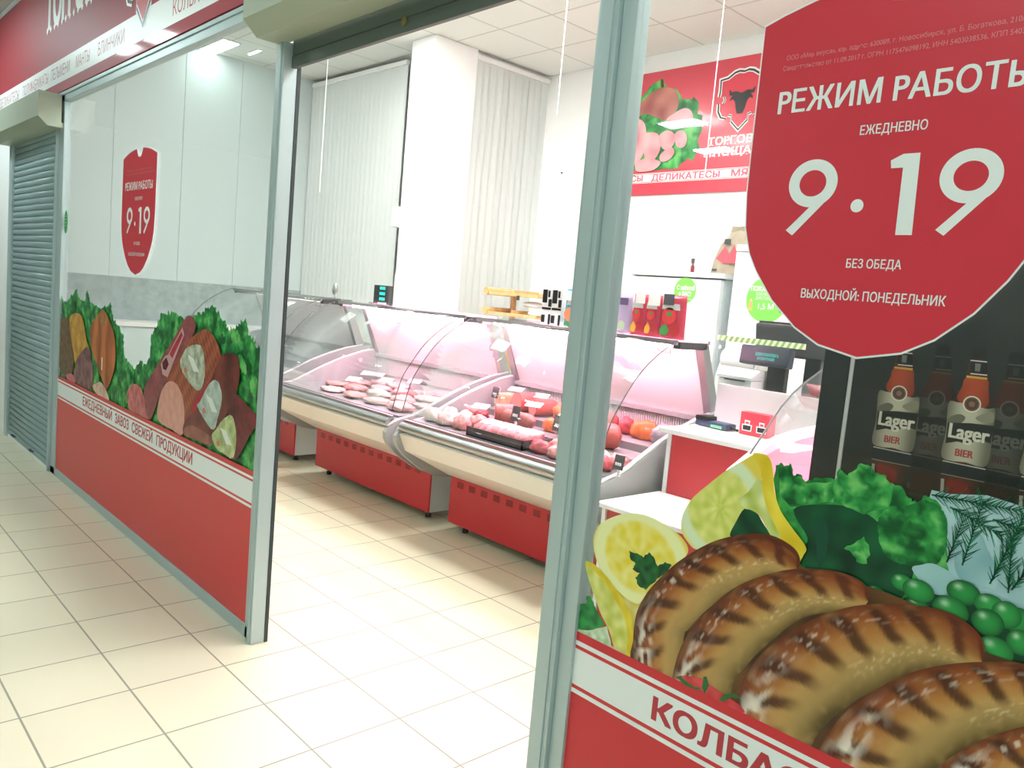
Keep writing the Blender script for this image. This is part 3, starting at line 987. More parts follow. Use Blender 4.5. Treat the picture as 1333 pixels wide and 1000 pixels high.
A.patch('lemon_pith', rounded(Z7([(940, 250), (985, 215), (1040, 150), (1075, 260), (1110, 370), (1160, 470), (1185, 535), (1150, 520), (1090, 420), (1040, 330), (1000, 300), (965, 290)])), lambda x, z: mix(lin('a8b840'), lin('dfe6a0'), .5 + noise2(x, z, 40, 1)), .005)
A.patch('lemon_peel', rounded(Z7([(1008, 40), (1050, 38), (1085, 58), (1102, 120), (1106, 200), (1130, 290), (1180, 370), (1252, 468), (1242, 508), (1212, 552), (1182, 522), (1150, 460), (1110, 370), (1072, 290), (1052, 200), (1042, 110)])), lambda x, z: mix(lin('d8b91c'), lin('f2de4a'), .5 + .8 * noise2(x, z, 30, 3)), .005)
A.patch('lettuce_leaf', jagged(Z7([(180, 850), (256, 856), (330, 838), (350, 940), (300, 912), (180, 860)]), .002, 3, 3), lambda x, z: mix(lin('9ec08e'), lin('dcecd8'), .5 + noise2(x, z, 70, 3)), .005)
A.patch('lemon_slice', rounded(Z7([(228, 543), (258, 543), (308, 588), (365, 660), (412, 730), (442, 790), (449, 860), (452, 985), (395, 955), (360, 930), (340, 860), (300, 780), (268, 690), (244, 620)])), lambda x, z: mix(lin('b9bf3c'), lin('e3e48e'), .5 + noise2(x, z, 45, 2)), .005)
A.patch('lemon_peel', rounded(Z7([(232, 543), (262, 545), (312, 590), (368, 660), (414, 730), (444, 790), (450, 860), (454, 985), (420, 968), (424, 880), (410, 800), (370, 720), (320, 640), (270, 580)])), lambda x, z: mix(lin('d4b81e'), lin('efdc48'), .5 + noise2(x, z, 40, 2)), .005)
A.patch('parsley', jagged(Z7([(432, 487), (470, 500), (500, 520), (525, 495), (545, 515), (565, 560), (600, 540), (630, 553), (612, 585), (572, 612), (545, 638), (510, 670), (478, 652), (460, 612), (482, 592), (448, 572), (462, 550), (440, 530)]), .0022, 3, 6), lambda x, z: mix(lin('083a1e'), lin('1d6b34'), .5 + noise2(x, z, 70, 2)), .004)
A.patch('parsley', jagged(Z7([(236, 697), (255, 700), (270, 740), (300, 800), (320, 832), (260, 856), (190, 850), (182, 830), (200, 790), (204, 735), (232, 733)]), .0018, 3, 7), lambda x, z: mix(lin('0f6a30'), lin('2c9a4a'), .5 + noise2(x, z, 60, 5)), .004)

# the brown shade of the print between the sausages
A.patch('print_ground', rounded(plane_pts([(826, 880), (832, 815), (860, 755), (905, 720), (960, 702), (1020, 715), (1060, 745), (1140, 765), (1220, 800), (1290, 850), (1420, 880), (1560, 900), (1560, 1200), (1100, 1200), (900, 950)], .165)), lambda x, z: mix(lin('3a2412'), lin('6b4522'), .5 + noise2(x, z, 20, 3)), .008)
# grilled sausages
def sausage(pts, rad, seed, ends=(0, 0), marks=9.0, tone=0.0):
    ramp = [(-1.0, lin('54441f')), (-.8, lin('7d6636')), (-.5, lin('a98b52')), (-.1, lin('bf9656')), (.25, lin('b37a3c')), (.6, lin('94501f')), (.88, lin('773815')), (1.0, lin('5e2c12'))]
    def fn(u, v):
        n = noise.noise(Vector((u * 6, v * 1.5, seed)))
        n2 = noise.noise(Vector((u * 22, v * 4, seed + 9)))
        w = max(-1.0, min(1.0, v + .16 * n - tone))
        for (p, c1), (q, c2) in zip(ramp[:-1], ramp[1:]):
            if w <= q:
                base = mix(c1, c2, (w - p) / (q - p))
                break
        base = mix(base, lin('c7a063'), max(0, n2) * .35)
        ph = (u * marks + v * .55 + .16 * n + .05 * n2) % 1.0
        m = sst(.0, .16, ph) * (1 - sst(.34, .62, ph)) * sst(-.45, .05, v + .2 * n) * (1 - sst(.80, 1.0, v))
        base = mix(base, lin('431a0b'), m * .9)
        base = mix(base, lin('6a2912'), sst(.70, .98, u) * .55 * sst(-.5, .3, v))
        hl = math.exp(-((u - .16) / .12) ** 2 - ((v - .55) / .26) ** 2) * sst(-.05, .35, noise.noise(Vector((u * 26, v * 5, seed))) + .12)
        base = mix(base, lin('fdf3e2'), max(0, hl) * .95)
        h2 = math.exp(-((u - .45) / .22) ** 2 - ((v - .62) / .16) ** 2) * sst(.12, .42, noise.noise(Vector((u * 40, v * 9, seed + 2))))
        base = mix(base, lin('fbeeda'), h2 * .55)
        gl = sst(.1, .5, noise.noise(Vector((u * 55, v * 9, seed + 4)))) * math.exp(-((v + .38) / .2) ** 2) * sst(.45, .62, u) * (1 - sst(.86, .97, u))
        return mix(base, lin('efe0bb'), gl * .5)
    A.strip('grilled_sausage', pts, rad, fn, 110, 36)
z7 = lambda a, b: (700 + a * .28, 580 + b * .28)
z8 = lambda a, b: (933 + a * .4, 600 + b * .4)
sausage([(858, 890), (860, 822), (873, 793), (906, 760), (946, 734), (991, 722), (1020, 729), (1040, 742)], [31, 33, 36, 36, 33, 28, 23, 16], 1, marks=9, tone=-.22)
sausage([(908, 945), (919, 877), (941, 838), (988, 796), (1037, 773), (1092, 770), (1132, 782)], [37, 40, 43, 41, 33, 26, 17], 2, marks=9, tone=-.05)
sausage([(996, 1010), (1006, 946), (1034, 898), (1078, 864), (1128, 842), (1181, 832), (1230, 834), (1280, 860)], [54, 58, 62, 61, 56, 46, 38, 24], 3, marks=9)
sausage([(1110, 1080), (1133, 1002), (1166, 961), (1220, 928), (1286, 910), (1345, 908), (1410, 925), (1460, 955)], [66, 70, 68, 61, 50, 42, 36, 24], 4, marks=10, tone=.03)
sausage([(1240, 1090), (1265, 1040), (1320, 1004), (1390, 985), (1460, 985), (1530, 1010)], [62, 60, 54, 48, 42, 30], 5, marks=8, tone=.05)
yt = base_bands(A, 1.396, 3.27, 'd03038')
# a tomato and its stalks peeping over the red edge
A.patch('tomato', rounded(plane_pts([(600, 300), (640, 292), (720, 305), (780, 345), (830, 380), (905, 430), (930, 470), (820, 420), (700, 355)], .165, 720, 800, .27)), lambda x, z: mix(lin('c22b33'), lin('e0565a'), .4 + noise2(x, z, 40, 2)), .005)
for pts in ([(600, 300), (625, 290), (640, 310), (690, 345), (735, 350), (700, 360), (640, 335), (620, 310)], [(735, 295), (750, 295), (762, 340), (738, 380), (728, 345)], [(808, 410), (830, 385), (880, 375), (912, 395), (918, 425), (905, 400), (870, 395), (830, 415)]):
    A.patch('tomato_stalk', plane_pts(pts, .165, 720, 800, .27), lin('2c6a34'))
text('КОЛБАСЫ', 1.608, 1.992, .5165, .0430, yt, LETTER, t, off=.045)
text('ДЕЛИКАТЕСЫ', 2.10, 2.62, .5165, .0430, yt, LETTER, t, off=.045)
# ================================================================== refrigerated display cases
PROF = [(2.20, .875), (2.137, .875), (2.0, .848), (1.854, .803), (1.72, .752), (1.61, .70), (1.52, .656), (1.46, .632), (1.40, .622), (1.337, .604), (1.298, .580), (1.28, .553), (1.283, .52), (1.30, .49), (1.345, .442), (1.405, .398), (1.47, .355), (1.55, .318), (1.64, .300), (1.73, .298), (2.20, .298)]
ARC = [(1.322, .675), (1.333, .72), (1.348, .778), (1.378, .86), (1.436, .945), (1.50, 1.025), (1.573, 1.09), (1.67, 1.153), (1.775, 1.200)]
DECKM = mat('deck_grey', '878d8d', .35, .3, noise_amt=.1, noise_scale=50)
GRIL = mat('ventilation_dark', '4d1a20', .6)


def display_case(x0, x1, label, lit=True, tag_row=0):
    t = thing('display_case', ((x0 + x1) / 2, 1.85, 0), label, 'display case', 'curved glass display cases')
    bx0, bx1 = x0 + .06, x1 - .06
    b = obj('base', MB().box(bx0 + .004, bx1 - .004, 1.665, 2.18, .05, .31, .003), LGREY, t)
    fp = obj('front_panel', MB().box(bx0, bx1, 1.652, 1.664, .052, .312, .003), RED, t, label='red front panel')
    n = int((bx1 - bx0 - .1) / .1)
    for k in range(n):
        m = MB()
        for q in range(4):
            xx = bx0 + .06 + k * .1
            m.box(xx, xx + .05, 1.6505, 1.6525, .262 + q * .009, .266 + q * .009)
        obj('vent', m, GRIL, fp)
    for x in (bx0 + .08, bx1 - .08):
        for y in (1.72, 2.1):
            obj('foot', MB().lathe([(.018, 0), (.018, .02), (.012, .022), (.012, .052)], x, y, 12), DGREY, t)
    # tub: front fascia, deck, back riser
    obj('fascia', MB().prism([(1.315, .572), (1.300, .562), (1.345, .470), (1.655, .312), (1.675, .312), (1.36, .48), (1.325, .575)], 'x', x0 + .028, x1 - .028), CREAM, t)
    obj('bumper_rail', MB().tube([(x0 + .028, 1.318, .600), (x1 - .028, 1.318, .600)], .026, 14).box(x0 + .028, x1 - .028, 1.322, 1.345, .600, .640, .004), STEEL, t, label='polished steel bumper rail')
    obj('tub', MB().prism([(1.345, .575), (1.365, .622), (1.40, .628), (2.12, .632), (2.16, .835), (2.19, .835), (2.19, .31), (1.68, .31)], 'x', x0 + .028, x1 - .028), LGREY, t)
    obj('deck', MB().box(x0 + .03, x1 - .03, 1.372, 2.117, .630, .6355), DECKM, t, label='grey deck plate')
    m = MB()
    xx = x0 + .04
    while xx < x1 - .04:
        m.box(xx, xx + .008, 2.118, 2.126, .70, .815)
        xx += .014
    obj('riser_grille', m, LGREY, t)
    obj('riser_lip', MB().prism([(2.10, .822), (2.10, .845), (2.17, .850), (2.17, .83)], 'x', x0 + .03, x1 - .03), GREYP, t)
    for a, c in ((x0, x0 + .03), (x1 - .03, x1)):
        e = obj('end_panel', MB().prism(PROF, 'x', a, c), GREYP, t)
        m = MB()
        q = [(y, z) for y, z in PROF[1:11]]
        m.sheet([(y, z + .001) for y, z in q], 'x', a + .004, c - .004, -.008)
        obj('edge_trim', m, LGREY, e)
        obj('screw_cap', MB().tube([((a + c) / 2 - .017, 1.98, .79), ((a + c) / 2 + .017, 1.98, .79)], .016, 14), LGREY, e)
    # tilted white back flap, posts, glass shelf, curved front glass
    ins = .055
    obj('back_flap', MB().prism([(2.118, .845), (1.968, 1.165), (1.980, 1.170), (2.130, .850)], 'x', x0 + ins, x1 - ins), WHITE, t, label='white tilted back flap')
    for a in (x0 + .012, x1 - .052):
        p = obj('post', MB().prism([(2.10, .85), (1.968, 1.175), (2.01, 1.19), (2.165, .86)], 'x', a, a + .04), STEEL, t)
        obj('bracket', MB().box(a, a + .04, 1.79, 2.0, 1.165, 1.196, .003), DGREY, p)
    obj('top_shelf', MB().box(x0 + .02, x1 - .02, 1.775, 2.02, 1.196, 1.202, .001), CGLASS, t, label='clear glass shelf')
    obj('shelf_rail', MB().box(x0 + .02, x1 - .02, 2.02, 2.034, 1.19, 1.208, .002), STEEL, t)
    obj('shelf_rail', MB().box(x0 + .02, x1 - .02, 1.772, 1.786, 1.182, 1.2035, .002), STEEL, t)
    line = []
    for (p, r, d) in smooth_line(ARC, [1] * len(ARC), 24):
        line.append((p.x, p.y))
    g = obj('front_glass', MB().sheet(line, 'x', x0 + .015, x1 - .015, .004), CGLASS, t)
    for a in (x0 + .013, x1 - .013):
        obj('glass_edge', MB().tube([(a, y - .002, z + .002) for y, z in line], .0028, 6), mat('glass_edge_grey', '4e5654', .3), g, label='dark edge of the curved glass')
    hx = x1 - .10
    obj('handle', MB().tube([(hx - .03, 1.80, 1.185), (hx - .035, 1.80, 1.150), (hx + .035, 1.80, 1.142), (hx + .015, 1.80, 1.19)], .004, 8), STEEL, t)
    if lit:
        obj('lamp_tube', MB().tube([(x0 + .08, 1.86, 1.178), (x1 - .08, 1.86, 1.178)], .011, 10), LAMP_C, t, label='glowing pink lamp tube')
        obj('lamp_shade', MB().box(x0 + .06, x1 - .06, 1.835, 1.885, 1.190, 1.1955), WHITE, t)
    return t

case_a = display_case(-4.17, -2.64, 'unlit empty display case farthest from the cash desk, before the grey blinds', lit=False)
case_b = display_case(-2.44, -1.01, 'pink-lit display case with thin pale meat, standing between two other cases')
case_c = display_case(-.945, .45, 'pink-lit display case full of sausages and ham beside the cash desk')

# the other model beyond the cash desk: flat white ends and straighter glass
x0, x1 = .97, 2.5
t = thing('display_case', ((x0 + x1) / 2, 1.95, 0), 'display case with white ends and slanted glass behind the beer cooler', 'display case')
P4 = [(2.42, .92), (2.135, .915), (1.98, .91), (1.84, .90), (1.70, .882), (1.588, .855), (1.51, .825), (1.464, .806), (1.40, .78), (1.352, .74), (1.34, .69), (1.36, .60), (1.42, .50), (1.55, .40), (1.72, .36), (2.42, .36)]
for a, c in ((x0, x0 + .04), (x1 - .04, x1)):
    obj('end_panel', MB().prism(P4, 'x', a, c), WHITE, t)
for a in (x0 + .0405, x1 - .0445):
    obj('lamp_tinted_face', MB().prism([(y if y < 2.4 else 2.36, z - .03 if z > .6 else z + .06) for y, z in P4[:-3] if z > .55] + [(1.5, .66), (2.3, .67)], 'x', a, a + .004), mat('pink_lamp_tint', 'dfa6b2', .45), t)  # pink lamplight put into the colour of the white inner end faces
obj('base', MB().box(x0 + .05, x1 - .05, 1.72, 2.38, .05, .37, .004), LGREY, t)
obj('front_panel', MB().box(x0 + .05, x1 - .05, 1.705, 1.718, .052, .372, .003), RED, t, label='red front panel')
obj('tub', MB().prism([(1.36, .62), (1.40, .66), (2.30, .67), (2.36, .90), (2.40, .90), (2.40, .37), (1.72, .37), (1.44, .50)], 'x', x0 + .04, x1 - .04), mat('pink_tub', 'e8bcc6', .4), t)
for x in (x0 + .15, x1 - .15):
    for y in (1.78, 2.3):
        obj('foot', MB().lathe([(.018, 0), (.018, .02), (.012, .022), (.012, .052)], x, y, 12), DGREY, t)
AR4 = [(1.512, .831), (1.60, .91), (1.696, .998), (1.78, 1.052), (1.855, 1.088), (2.0, 1.145), (2.326, 1.258)]
g = obj('front_glass', MB().sheet(AR4, 'x', x0 + .02, x1 - .02, .005), CGLASS, t)
for a in (x0 + .02, x1 - .02):
    obj('glass_edge', MB().tube([(a, y, z + .003) for y, z in AR4], .004, 6), mat('glass_edge_grey', '4e5654', .3), g)
obj('back_panel', MB().prism([(2.36, .90), (2.33, 1.255), (2.345, 1.26), (2.38, .90)], 'x', x0 + .04, x1 - .04), WHITE, t)
obj('lamp_tube', MB().tube([(x0 + .08, 2.27, 1.215), (x1 - .08, 2.27, 1.215)], .011, 10), LAMP_C, t, label='glowing pink lamp tube')

# ---------------------------------------------------------------- goods
MEATS = [mat('pale_pink_meat', 'e7bcb8', .45, noise_amt=.22, noise_scale=30, bump=.3), mat('pink_meat', 'd98b88', .42, noise_amt=.3, noise_scale=40, bump=.3), mat('white_fat', 'efdcd2', .45, noise_amt=.12, noise_scale=35, bump=.2), mat('red_meat', 'b5454c', .4, noise_amt=.35, noise_scale=36, bump=.3)]
HAMF = mat('ham_cut_face', 'e79f98', .4, noise_amt=.08, noise_scale=60)
CASING = mat('sausage_casing', 'b4574f', .35, noise_amt=.15, noise_scale=30)
CASING2 = mat('brown_loaf_casing', 'a0625a', .4, noise_amt=.25, noise_scale=60)
ORANGE = mat('smoked_orange_meat', 'e0743e', .4, noise_amt=.3, noise_scale=30, bump=.4)
STRIPED = mat('striped_bacon', 'e3b393', .45, noise_amt=.35, noise_scale=22)
TRAYM = mat('dark_tray', '4a4446', .4)
TAGM = mat('dark_price_tag', '4c4b4e', .5)
CARD = mat('white_price_card', 'f4f2f0', .5)
WRAP = glass('plastic_wrap', (.96, .95, .96), 2.0)

ORD = ['first', 'second', 'third', 'fourth', 'fifth', 'sixth', 'seventh', 'eighth', 'ninth']

def card(x, y, z, rot, label, tilt=.25, group='white price cards'):
    t = obj('price_card', MB().box(x - .045, x + .045, y - .028, y + .028, z, z + .004, rot=rot, tilt=tilt), CARD, origin=(x, y, z), label=label, cat='price card', group=group)
    return t

def tag(px, py, y, w, h, label, group='dark price tags'):
    p = on_y(px, py, y)
    t = thing('price_tag', (p.x, y, p.z - h / 2), label, 'price tag', group)
    obj('plate', MB().box(p.x - w / 2, p.x + w / 2, y - .002, y + .002, p.z - h / 2, p.z + h / 2, .001, tilt=-.2), TAGM, t)
    m = MB()
    for k, (a, b) in enumerate(((-.30, -.14), (-.08, .08), (.14, .30))):
        m.box(p.x + a * w, p.x + b * w, y - .0062, y - .0040, p.z - h * .22, p.z - h * .02)
    obj('price_figures', m, CARD, t, label='white price figures')
    obj('clip', MB().box(p.x - .006, p.x + .006, y - .001, y + .006, p.z - h / 2 - .03, p.z - h / 2 + .005), RAILW, t)
    return t

def log(name, x, y, z, r, L, yaw, casing, face, label, cat='sausage', group=None):
    """thick sausage cut at its near end, lying along yaw"""
    d = Vector((math.cos(yaw), math.sin(yaw), 0))
    c = Vector((x, y, z + r))
    pts, rs = [], []
    for k in range(9):
        u = k / 8
        pts.append(c + d * (L * (u - .5)))
        rs.append(r * (1 if u < .75 else math.sqrt(max(.05, 1 - ((u - .75) / .25) ** 2 * .95))))
    t = thing(name, (x, y, z), label, cat, group)
    obj('casing', MB().tube(pts, rs, 20), casing, t)
    a = pts[0] - d * .0015
    s, w = Vector((-d.y, d.x, 0)), Vector((0, 0, 1))
    m = MB()
    m.add([a + (s * math.cos(q) + w * math.sin(q)) * r * .97 for q in (2 * math.pi * i / 24 for i in range(24))] + [a - d * .001 + (s * math.cos(q) + w * math.sin(q)) * r * .9 for q in (2 * math.pi * i / 24 for i in range(24))], [list(range(24)), list(range(24, 48))])
    obj('cut_face', m, face, t, label='pink cut face')
    return t

def cut(name, x, y, z, rad, rot, m, label, seed, cat='meat', group=None, amp=.28, flat=.35):
    return obj(name, MB().blob((x, y, z + rad[2] * (1 - flat) + .001), rad, rot, amp + .08, seed, flat, 24, 14, freq=2.7), m, origin=(x, y, z), label=label, cat=cat, group=group)

DECK = .637
# sparse pale meat in the middle case
rnd = random.Random(4)
rowsb = [(1.50, 'front'), (1.68, 'second'), (1.86, 'third'), (2.02, 'rear')]
xs = [-2.20, -1.95, -1.70, -1.45, -1.20]
for ri, (y, rn) in enumerate(rowsb):
    for k, x in enumerate(xs):
        if (ri, k) in ((0, 0), (3, 3)):
            continue
        mm = MEATS[rnd.choice([0, 0, 1, 2])]
        cut('meat_cut', x + rnd.uniform(-.012, .012), y + rnd.uniform(-.01, .01), DECK, (rnd.uniform(.098, .108), rnd.uniform(.062, .070), rnd.uniform(.016, .028)), rnd.uniform(-.22, .22), mm,
            'flat raw cut in the middle case, %s row, %s from blinds end' % (rn, ORD[k]), ri * 7 + k, group='meat cuts in the middle case')
for k, (px, py, y) in enumerate(((478, 494, 1.99), (492, 492, 2.03), (503, 497, 1.9), (540, 497, 2.02), (459, 506, 1.68))):
    p = on_y(px, py, y)
    card(p.x, y, max(p.z, DECK + .066), .5, 'white price card lying on meat of the middle case, %s from blinds end' % ORD[[1, 2, 3, 4, 0][k]], .45)
# grey tags hanging at the end of the middle case's flap
for k, (px, py) in enumerate(((634, 431), (650, 433), (641, 453), (655, 452), (645, 462))):
    p = on_y(px, py, 1.955)
    obj('hanging_tag', MB().box(p.x - .022, p.x + .022, 1.953, 1.956, p.z - .017, p.z + .017), mat('grey_tag', '9b9699', .5), origin=(p.x, 1.954, p.z - .02),
        label='small grey tag on the back flap of the middle case, %s' % ['upper row inner one', 'upper row outer one', 'middle row inner one', 'middle row outer one', 'lowest of the five'][k], cat='tag', group='grey tags on the flap')

# full case: stepped trays, rear row of logs, middle row, front tray of ribs
stp = obj('display_step', MB().box(-.90, .40, 1.84, 2.112, .6355, .700, .004).box(-.90, .40, 1.66, 1.84, .6355, .664, .004), mat('step_grey', '8f8a8d', .4), case_c)
Z1, Z2 = .7015, .6655
def at(px, py, y):
    return on_y(px, py, y).x
G = 'sausages and ham in the full case'
obj('bacon_block', MB().box(-.85, -.73, 1.89, 2.01, Z1, Z1 + .085, .016, rot=.12), STRIPED, origin=(-.79, 1.95, Z1), label='striped bacon block in the rear corner of the full case by the middle case', cat='meat', group=G)
log('sausage_log', -.640, 1.955, Z1, .056, .15, 1.35, CASING, HAMF, 'thick pink sausage with a round cut face beside the striped bacon block', group=G)
log('sausage_log', -.522, 1.975, Z1, .047, .16, 1.30, CASING, HAMF, 'smaller pink sausage between the thick sausage and the smoked orange piece', group=G)
log('sausage_log', -.605, 1.765, Z2, .048, .12, .9, CASING2, HAMF, 'cut pink sausage lying before the thick one', group=G)
cut('smoked_meat', -.378, 1.985, Z1, (.075, .055, .055), .2, ORANGE, 'orange smoked meat piece in the rear row under a white card', 3, group=G, amp=.2)
cut('smoked_meat', -.285, 1.795, Z2, (.062, .034, .042), -.1, ORANGE, 'orange smoked meat piece in the middle row past the long loaf', 8, group=G, amp=.2)
log('meat_loaf', -.44, 1.715, Z2, .040, .20, .05, CASING2, HAMF, 'long greyish pink meat loaf in the middle row by the dark price tag', cat='sausage', group=G)
rnd = random.Random(9)
for k, (x, y) in enumerate(((-.855, 1.47), (-.735, 1.46), (-.610, 1.465), (-.85, 1.575), (-.72, 1.58), (-.60, 1.575))):
    cut('meat_cut', x, y, DECK, (.056, .046, .042), rnd.uniform(-.4, .4), MEATS[[2, 0, 1, 0, 2, 1][k]], '%s pale lumpy meat piece in the front corner of the full case' % ORD[k], 20 + k, group='pale meat pieces in the full case', amp=.2)
for k, (x, y) in enumerate(((-.835, 1.72), (-.735, 1.705))):
    cut('meat_cut', x, y, Z2, (.05, .036, .03), rnd.uniform(-.3, .3), MEATS[[1, 3, 0][k]], '%s pink meat piece between the front lumps and the cut sausages' % ORD[k], 40 + k, group='pink meat pieces in the full case', amp=.2)
# tray of ribs
tx, ty = -.275, 1.485
r = thing('rib_tray', (tx, ty, DECK), 'dark tray of ribbed pink and white meat at the front of the full case', 'tray')
m = MB().box(tx - .20, tx + .20, ty - .10, ty + .10, DECK, DECK + .008, .002)
for a, b, c, d in ((-.20, -.192, -.10, .10), (.192, .20, -.10, .10), (-.20, .20, -.10, -.092), (-.20, .20, .092, .10)):
    m.box(tx + a, tx + b, ty + c, ty + d, DECK, DECK + .045)
obj('tray', m, TRAYM, r)
RIB = mat('rib_meat', 'cf7f86', .4, noise_amt=.4, noise_scale=26, bump=.4)
for k in range(9):
    x = tx - .165 + k * .041
    o = obj('rib', MB().blob((x, ty, DECK + .04), (.027, .092, .035), 0.12, .18, k, .2, 12, 8), RIB, r)
    obj('fat_cap', MB().blob((x, ty + .012, DECK + .062), (.020, .072, .016), 0.12, .2, k + 20, .2, 12, 8), MEATS[2], o, label='white fat')
# wrapped package with a white label, red meat in the near corner
px, py = -.125, 1.645
r = thing('meat_package', (px, py, Z2), 'clear wrapped meat package with a white label behind the rib tray', 'package')
py = 1.735
obj('meat', MB().blob((px, py, Z2 + .042), (.075, .052, .042), .1, .1, 5, .0), MEATS[1], r)
obj('label_sheet', MB().box(px - .05, px + .05, py - .035, py + .035, Z2 + .0895, Z2 + .092, rot=.1), CARD, r, label='white label')
obj('wrap', MB().blob((px, py, Z2 + .043), (.080, .057, .0435), .1, .05, 6, .0), WRAP, r)
for k, (x, y) in enumerate(((-.01, 1.44), (.11, 1.43), (.23, 1.44), (.345, 1.45), (.0, 1.555), (.12, 1.55), (.24, 1.555), (.35, 1.56))):
    cut('meat_cut', x, y, DECK, (.054, .045, .036), rnd.uniform(-.4, .4), MEATS[[3, 1, 1, 3, 1, 0, 2, 1, 3, 1][k]], '%s raw pink lump past the rib tray toward the cash desk' % (ORD + ['tenth'])[k], 60 + k, group='raw lumps in the full case', amp=.2)
log('sausage_log', .13, 1.735, Z2, .060, .13, .95, CASING, HAMF, 'largest cut sausage of the full case, behind the end glass by the desk', group=G)
log('sausage_log', -.215, 1.975, Z1, .05, .18, 1.1, CASING, HAMF, 'cut sausage in the rear row past the orange smoked piece', group=G)
log('sausage_log', -.085, 1.965, Z1, .045, .15, 1.2, CASING, HAMF, 'cut sausage in the rear row behind the wrapped package', group=G)
cut('smoked_meat', .155, 1.99, Z1, (.075, .05, .055), .2, ORANGE, 'orange smoked meat piece behind the largest cut sausage', 12, group=G, amp=.2)
cut('meat_cut', .015, 2.02, Z1, (.045, .045, .05), .1, MEATS[3], 'red meat piece between the rear cut sausage and the orange piece', 13, group=G, amp=.2)
xb = .31
obj('plastic_bag', MB().blob((xb, 1.93, Z1 + .045), (.065, .065, .055), .3, .4, 3, .3, 20, 12, freq=3.0), mat('grey_plastic_bag', 'a99ba4', .25, noise_amt=.3, noise_scale=25), origin=(xb, 1.93, Z1), label='crumpled grey plastic bag in the desk end corner of the full case', cat='bag')
for a in ((645, 511, 1.885, .05, .062, 'dark price tag on the striped bacon block'), (671.6, 538.5, 1.655, .058, .075, 'dark price tag between the cut sausage and the long meat loaf'), (729, 552, 1.60, .085, .075, 'widest dark price tag, behind the wrapped meat package'), (806, 602, 1.395, .05, .06, 'dark price tag at the front glass near the desk end')):
    tag(*a)
for k, (qx, qy, y, z, s) in enumerate(((705, 510, 1.99, Z1 + .10, 'on the orange smoked meat in the rear row'), (695, 531, 1.82, Z1 + .075, 'between the two orange smoked pieces'), (625, 541, 1.62, DECK + .105, 'on the pale meat near the middle case'), (737, 545, 1.74, Z2 + .1, 'behind the widest dark price tag'), (672, 508, 2.04, Z1 + .10, 'behind the thick pink sausage'))):
    card(at(qx, qy, y), y, z, .4, 'white price card %s' % s, .35, 'white cards in the full case')

# ================================================================== things on the top shelves
SH = 1.202
r = thing('weighing_scale_display', (-2.11, 1.93, SH), 'black scale display with three turquoise readouts on the shelf of the middle case', 'scale')
obj('casing', MB().box(-2.20, -2.02, 1.915, 1.955, SH, SH + .132, .006), DGREY, r)
LCD = mat('turquoise_readout', '1fbfae', .4, emit=.9)
for k in range(3):
    obj('readout', MB().box(-2.125, -2.06, 1.9125, 1.915, SH + .030 + k * .036, SH + .050 + k * .036), LCD, r, label='turquoise readout')
    obj('readout_frame', MB().box(-2.19, -2.03, 1.9138, 1.9152, SH + .024 + k * .036, SH + .056 + k * .036), BLACK, r)
obj('button_strip', MB().box(-2.14, -2.04, 1.9125, 1.915, SH + .006, SH + .016), LGREY, r)
p = on_y(436, 380, 1.9)
r = thing('chrome_stand', (p.x, 1.9, SH), 'small chrome stand on top of the unlit case by the blinds', 'stand')
obj('foot', MB().box(p.x - .05, p.x + .12, 1.885, 1.915, SH, SH + .012, .003), STEEL, r)
obj('bowl', MB().blob((p.x, 1.9, SH + .075), (.022, .02, .045), 0, .1, 1), STEEL, r)
obj('stem', MB().tube([(p.x + .01, 1.9, SH + .01), (p.x + .004, 1.9, SH + .05)], .006, 8), STEEL, r)

BWB = mat('black_and_white_pack', 'e6e8e6', .5)
for (px, lv, lb) in ((714, 0, 'lower of the outer pair'), (714, 1, 'upper of the outer pair'), (727, 0, 'lower one beside the teal pouch'), (727, 1, 'upper one beside the teal pouch')):
    x = at(px, 410, 1.92)
    z0 = SH + lv * .094
    r = thing('spice_box', (x, 1.92, z0), 'black and white carton on the case shelf, %s' % lb, 'carton', 'black and white cartons')
    obj('carton', MB().box(x - .035, x + .035, 1.90, 1.94, z0, z0 + .092, .002), BWB, r)
    for (a, b, c, d) in (((-.033, -.008, .01, .05), (.018, .033, .0, .055), (-.033, .033, .078, .09)) if lv == 0 else ((-.034, .0, .02, .09), (.012, .034, .0, .04), (.006, .02, .05, .085))):
        obj('printed_block', MB().box(x + a, x + b, 1.8985, 1.9, z0 + c, z0 + d), BLACK, r, label='black printed block')

def pouch(px0, px1, py0, y, h, cols, name, label, art):
    x0, x1 = at(px0, py0, y), at(px1, py0, y)
    r = thing(name, ((x0 + x1) / 2, y, SH), label, 'food pouch', 'food pouches on the shelf of the full case')
    n = 7
    vs, fs = [], []
    for k in range(n + 1):
        z = SH + h * k / n
        th = .024 * (1 - .85 * (k / n) ** 1.4)
        for j in range(7):
            u = -1 + 2 * j / 6
            vs.append((x0 + (x1 - x0) * (j / 6), y - th * (1 - .6 * u * u), z))
        for j in range(7):
            u = 1 - 2 * j / 6
            vs.append((x1 - (x1 - x0) * (j / 6), y + th * (1 - .6 * u * u), z))
    w = 14
    for k in range(n):
        for j in range(w):
            fs.append([k * w + j, k * w + (j + 1) % w, (k + 1) * w + (j + 1) % w, (k + 1) * w + j])
    fs += [list(range(w)), list(range(n * w, n * w + w))]
    obj('pouch', MB().add(vs, fs, 0, True), cols, r)
    art(r, x0, x1, y - .0262, h)
    return r

